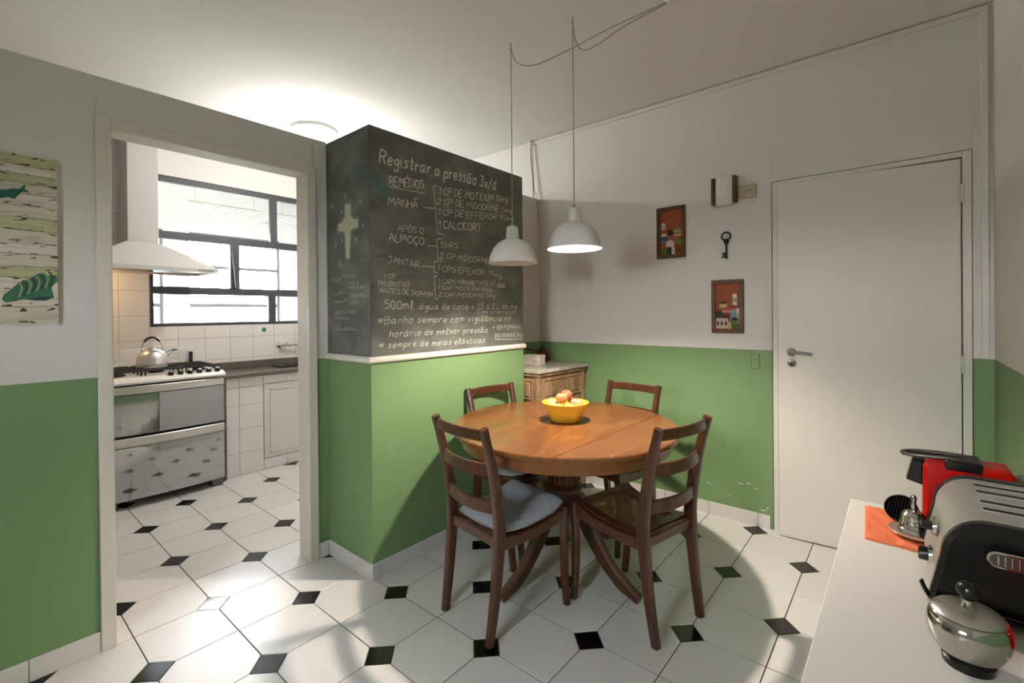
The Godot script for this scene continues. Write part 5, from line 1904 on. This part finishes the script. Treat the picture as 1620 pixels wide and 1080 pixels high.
func build_toaster(H: float) -> void:
	var x0 := 1.950
	var x1 := 2.232
	var z0 := -0.235
	var z1 := 0.108
	var t := thing("toaster", "wide brushed steel toaster with black glossy side panels", "toaster", Vector3(0, H, 0))
	# body: rounded profile in x, extruded in z
	var pf := PackedVector2Array()
	var hh := 0.192
	for q in 9:
		var a := PI - PI / 2 * q / 8.0
		pf.append(Vector2(x0 + 0.085 + 0.068 * cos(a), hh - 0.075 + 0.075 * sin(a)))
	for q in 9:
		var a := PI / 2 - PI / 2 * q / 8.0
		pf.append(Vector2(x1 - 0.055 + 0.055 * cos(a), hh - 0.055 + 0.055 * sin(a)))
	pf.append(Vector2(x1 + 0.0, 0.018))
	pf.append(Vector2(x0 - 0.004, 0.018))
	var st := begin()
	var n := pf.size()
	for k in n:
		var a := pf[k]
		var b := pf[(k + 1) % n]
		st.set_smooth_group(1 if k < 17 else -1)
		var o := Vector3(b.y - a.y, -(b.x - a.x), 0) * -1.0
		quad(st, Vector3(a.x, a.y, z0 + 0.012), Vector3(b.x, b.y, z0 + 0.012), Vector3(b.x, b.y, z1 - 0.012), Vector3(a.x, a.y, z1 - 0.012), o)
	part("steel_shell", st, M.brushed_steel, t)
	var grown := Geometry2D.offset_polygon(pf, 0.004, Geometry2D.JOIN_ROUND)[0]
	for s in 2:
		st = begin()
		if s == 0:
			prism(st, grown, 0.026, Transform3D(Basis.IDENTITY, Vector3(0, 0, z1 - 0.016)), 0.009)
		else:
			prism(st, grown, 0.026, Transform3D(Basis(Vector3(1, 0, 0), Vector3(0, 1, 0), Vector3(0, 0, -1)), Vector3(0, 0, z0 + 0.016)), 0.009)
		part("side_panel", st, M.black_plastic, t)
	for z in [-0.168, -0.118, -0.046, 0.004]:
		st = begin()
		bx(st, Vector3(2.034, hh - 0.004, z - 0.011), Vector3(2.196, hh + 0.0006, z + 0.011), 0.0)
		part("slot", st, M.black_iron, t)
		st = begin()
		for q in [[-0.0132, -0.011], [0.011, 0.0132]]:
			bx(st, Vector3(2.030, hh - 0.001, z + q[0]), Vector3(2.20, hh + 0.0022, z + q[1]), 0.0006)
		part("slot_rim", st, M.brushed_steel, t)
	# ventilated badge on the side panel
	st = begin()
	var ov := PackedVector2Array()
	for q in 24:
		var a := TAU * q / 24.0
		ov.append(Vector2(2.105 + (0.062 if cos(a) > 0 else -0.062) + 0.016 * cos(a), 0.135 + 0.016 * sin(a)))
	prism(st, ov, 0.004, Transform3D(Basis.IDENTITY, Vector3(0, 0, z1 + 0.009)), 0.0015)
	var bd := part("badge", st, M.chrome, t)
	st = begin()
	var iv := Geometry2D.offset_polygon(ov, -0.004)[0]
	prism(st, iv, 0.0005, Transform3D(Basis.IDENTITY, Vector3(0, 0, z1 + 0.0131)))
	part("badge_field", st, M.steel_dark, bd)
	for q in 14:
		st = begin()
		bb(st, Vector3(2.043 + 0.0095 * q, 0.135, z1 + 0.0145), Vector3(0.003, 0.019, 0.002), 0.0006)
		part("badge_rib", st, M.chrome, bd)
	# controls on the end
	for q in [[-0.045, 0.125], [-0.045, 0.058]]:
		st = begin()
		var xf := Transform3D(Basis(Vector3(0, 0, 1), PI / 2), Vector3(x0 + (0.012 if q[1] > 0.1 else 0.005), q[1] - 0.008, q[0]))
		lathe(st, [Vector2(0, 0.0), Vector2(0.021, 0), Vector2(0.020, 0.006), Vector2(0.016, 0.008), Vector2(0, 0.008)], 24, xf)
		var kb := part("dial", st, M.chrome, t)
		st = begin()
		if q[1] > 0.1:
			bb(st, Vector3(x0 - 0.004, q[1] - 0.008, q[0]), Vector3(0.024, 0.012, 0.034), 0.004)
		else:
			lathe(st, [Vector2(0.0155, 0.008), Vector2(0.0145, 0.022), Vector2(0.012, 0.024), Vector2(0, 0.024)], 20, xf)
		part("knob", st, M.black_plastic, kb)
	for x in [x0 + 0.03, x1 - 0.03]:
		for z in [z0 + 0.03, z1 - 0.03]:
			st = begin()
			bx(st, Vector3(x - 0.012, 0, z - 0.012), Vector3(x + 0.012, 0.02, z + 0.012), 0.002)
			part("foot", st, M.black_plastic, t)

func build_coffee_machine(H: float) -> void:
	var m := thing("coffee_machine", "red capsule coffee machine with black lever behind the toaster", "coffee machine", Vector3(0, H, -0.335))
	# side silhouette in x, y
	var s := PackedVector2Array([Vector2(1.945, 0.0), Vector2(2.115, 0.0), Vector2(2.118, 0.196), Vector2(2.108, 0.212), Vector2(1.955, 0.202), Vector2(1.947, 0.190)])
	var st := begin()
	var body := PackedVector2Array([Vector2(1.945, 0.03), Vector2(2.02, 0.03), Vector2(2.02, 0.0), Vector2(2.115, 0.0), Vector2(2.119, 0.15), Vector2(2.119, 0.192), Vector2(2.108, 0.206), Vector2(1.955, 0.200), Vector2(1.946, 0.190)])
	prism(st, body, 0.088, Transform3D(Basis.IDENTITY, Vector3(0, 0, -0.044)), 0.008, true)
	part("body", st, M.red_gloss, m)
	st = begin()
	prism(st, PackedVector2Array([Vector2(1.947, 0.130), Vector2(1.947, 0.198), Vector2(1.925, 0.198), Vector2(1.912, 0.140)]), 0.052, Transform3D(Basis.IDENTITY, Vector3(0, 0, -0.026)), 0.004, true)
	part("spout", st, M.black_plastic, m)
	st = begin()
	bx(st, Vector3(1.99, 0.186, -0.046), Vector3(2.062, 0.214, 0.046), 0.004)
	part("lever_mount", st, M.black_plastic, m)
	st = begin()
	for q in [-0.026, 0.026]:
		tube(st, cr([Vector3(2.035, 0.212, q), Vector3(1.98, 0.213, q), Vector3(1.93, 0.210, q * 0.9), Vector3(1.908, 0.208, q * 0.5)], 4), 0.006, 8)
	tube(st, [Vector3(1.908, 0.208, -0.014), Vector3(1.904, 0.208, 0.0), Vector3(1.908, 0.208, 0.014)], 0.006, 8)
	part("lever", st, M.steel_dark, m)
	st = begin()
	bx(st, Vector3(1.955, 0.0, -0.04), Vector3(2.02, 0.026, 0.04), 0.006)
	part("drip_tray", st, M.black_plastic, m)
	st = begin()
	bx(st, Vector3(2.122, 0.0, -0.04), Vector3(2.19, 0.185, 0.04), 0.010)
	var tk := lin_mat("tank", Color(0.45, 0.46, 0.45, 0.55), 0.1)
	tk.transparency = BaseMaterial3D.TRANSPARENCY_ALPHA
	part("water_tank", st, tk, m)

func build_sugar_bowl(H: float) -> void:
	var c := Vector3(1.990, H, 0.270)
	var b := thing("sugar_bowl", "polished steel sugar bowl with flat lid and black ball knob", "sugar bowl", c)
	var st := begin()
	lathe(st, [Vector2(0, 0.0), Vector2(0.034, 0.0), Vector2(0.035, 0.012), Vector2(0.030, 0.016), Vector2(0, 0.016)], 32)
	part("base", st, M.black_plastic, b)
	st = begin()
	lathe(st, [Vector2(0, 0.016), Vector2(0.030, 0.016), Vector2(0.043, 0.026), Vector2(0.052, 0.042), Vector2(0.0555, 0.060), Vector2(0.055, 0.072), Vector2(0.051, 0.084), Vector2(0.048, 0.086), Vector2(0.046, 0.085), Vector2(0, 0.083)], 48)
	part("bowl", st, M.chrome, b)
	st = begin()
	lathe(st, [Vector2(0.0, 0.0862), Vector2(0.046, 0.0862), Vector2(0.049, 0.088), Vector2(0.043, 0.094), Vector2(0.022, 0.098), Vector2(0, 0.099)], 48)
	part("lid", st, M.steel, b)
	st = begin()
	lathe(st, [Vector2(0.0095, 0.098), Vector2(0.008, 0.103), Vector2(0.008, 0.112), Vector2(0.010, 0.114), Vector2(0, 0.116)], 20)
	var k := part("knob_stem", st, M.chrome, b)
	st = begin()
	ball(st, Vector3(0, 0.128, 0), Vector3(0.0155, 0.0145, 0.0155), 24)
	part("knob_ball", st, M.black_plastic, k)
	var sp := thing("spoon", "steel spoon handle sticking out of the sugar bowl", "spoon", c)
	st = begin()
	var dirv := Vector3(-0.95, 0, -0.30).normalized()
	sweep(st, cr([dirv * 0.046 + Vector3.UP * 0.086, dirv * 0.053 + Vector3.UP * 0.094, dirv * 0.060 + Vector3.UP * 0.106, dirv * 0.064 + Vector3.UP * 0.116], 4), Vector2(0.016, 0.003), dirv.cross(Vector3.UP))
	part("handle", st, M.chrome, sp)
	var r := thing("red_canister", "red canister with chrome foot in front of the toaster", "canister", Vector3(2.105, H, 0.225))
	lin_mat("red_glass", Color(0.62, 0.03, 0.05), 0.1)
	st = begin()
	lathe(st, [Vector2(0.0, 0.030), Vector2(0.034, 0.030), Vector2(0.040, 0.040), Vector2(0.041, 0.10), Vector2(0.036, 0.118), Vector2(0, 0.120)], 32)
	part("body", st, M.red_glass, r)
	st = begin()
	lathe(st, [Vector2(0, 0), Vector2(0.036, 0), Vector2(0.037, 0.006), Vector2(0.030, 0.016), Vector2(0.033, 0.030), Vector2(0, 0.030)], 32)
	part("foot_ring", st, M.chrome, r)
	st = begin()
	lathe(st, [Vector2(0.012, 0.119), Vector2(0.010, 0.128), Vector2(0, 0.130)], 16)
	part("lid_knob", st, M.chrome, r)
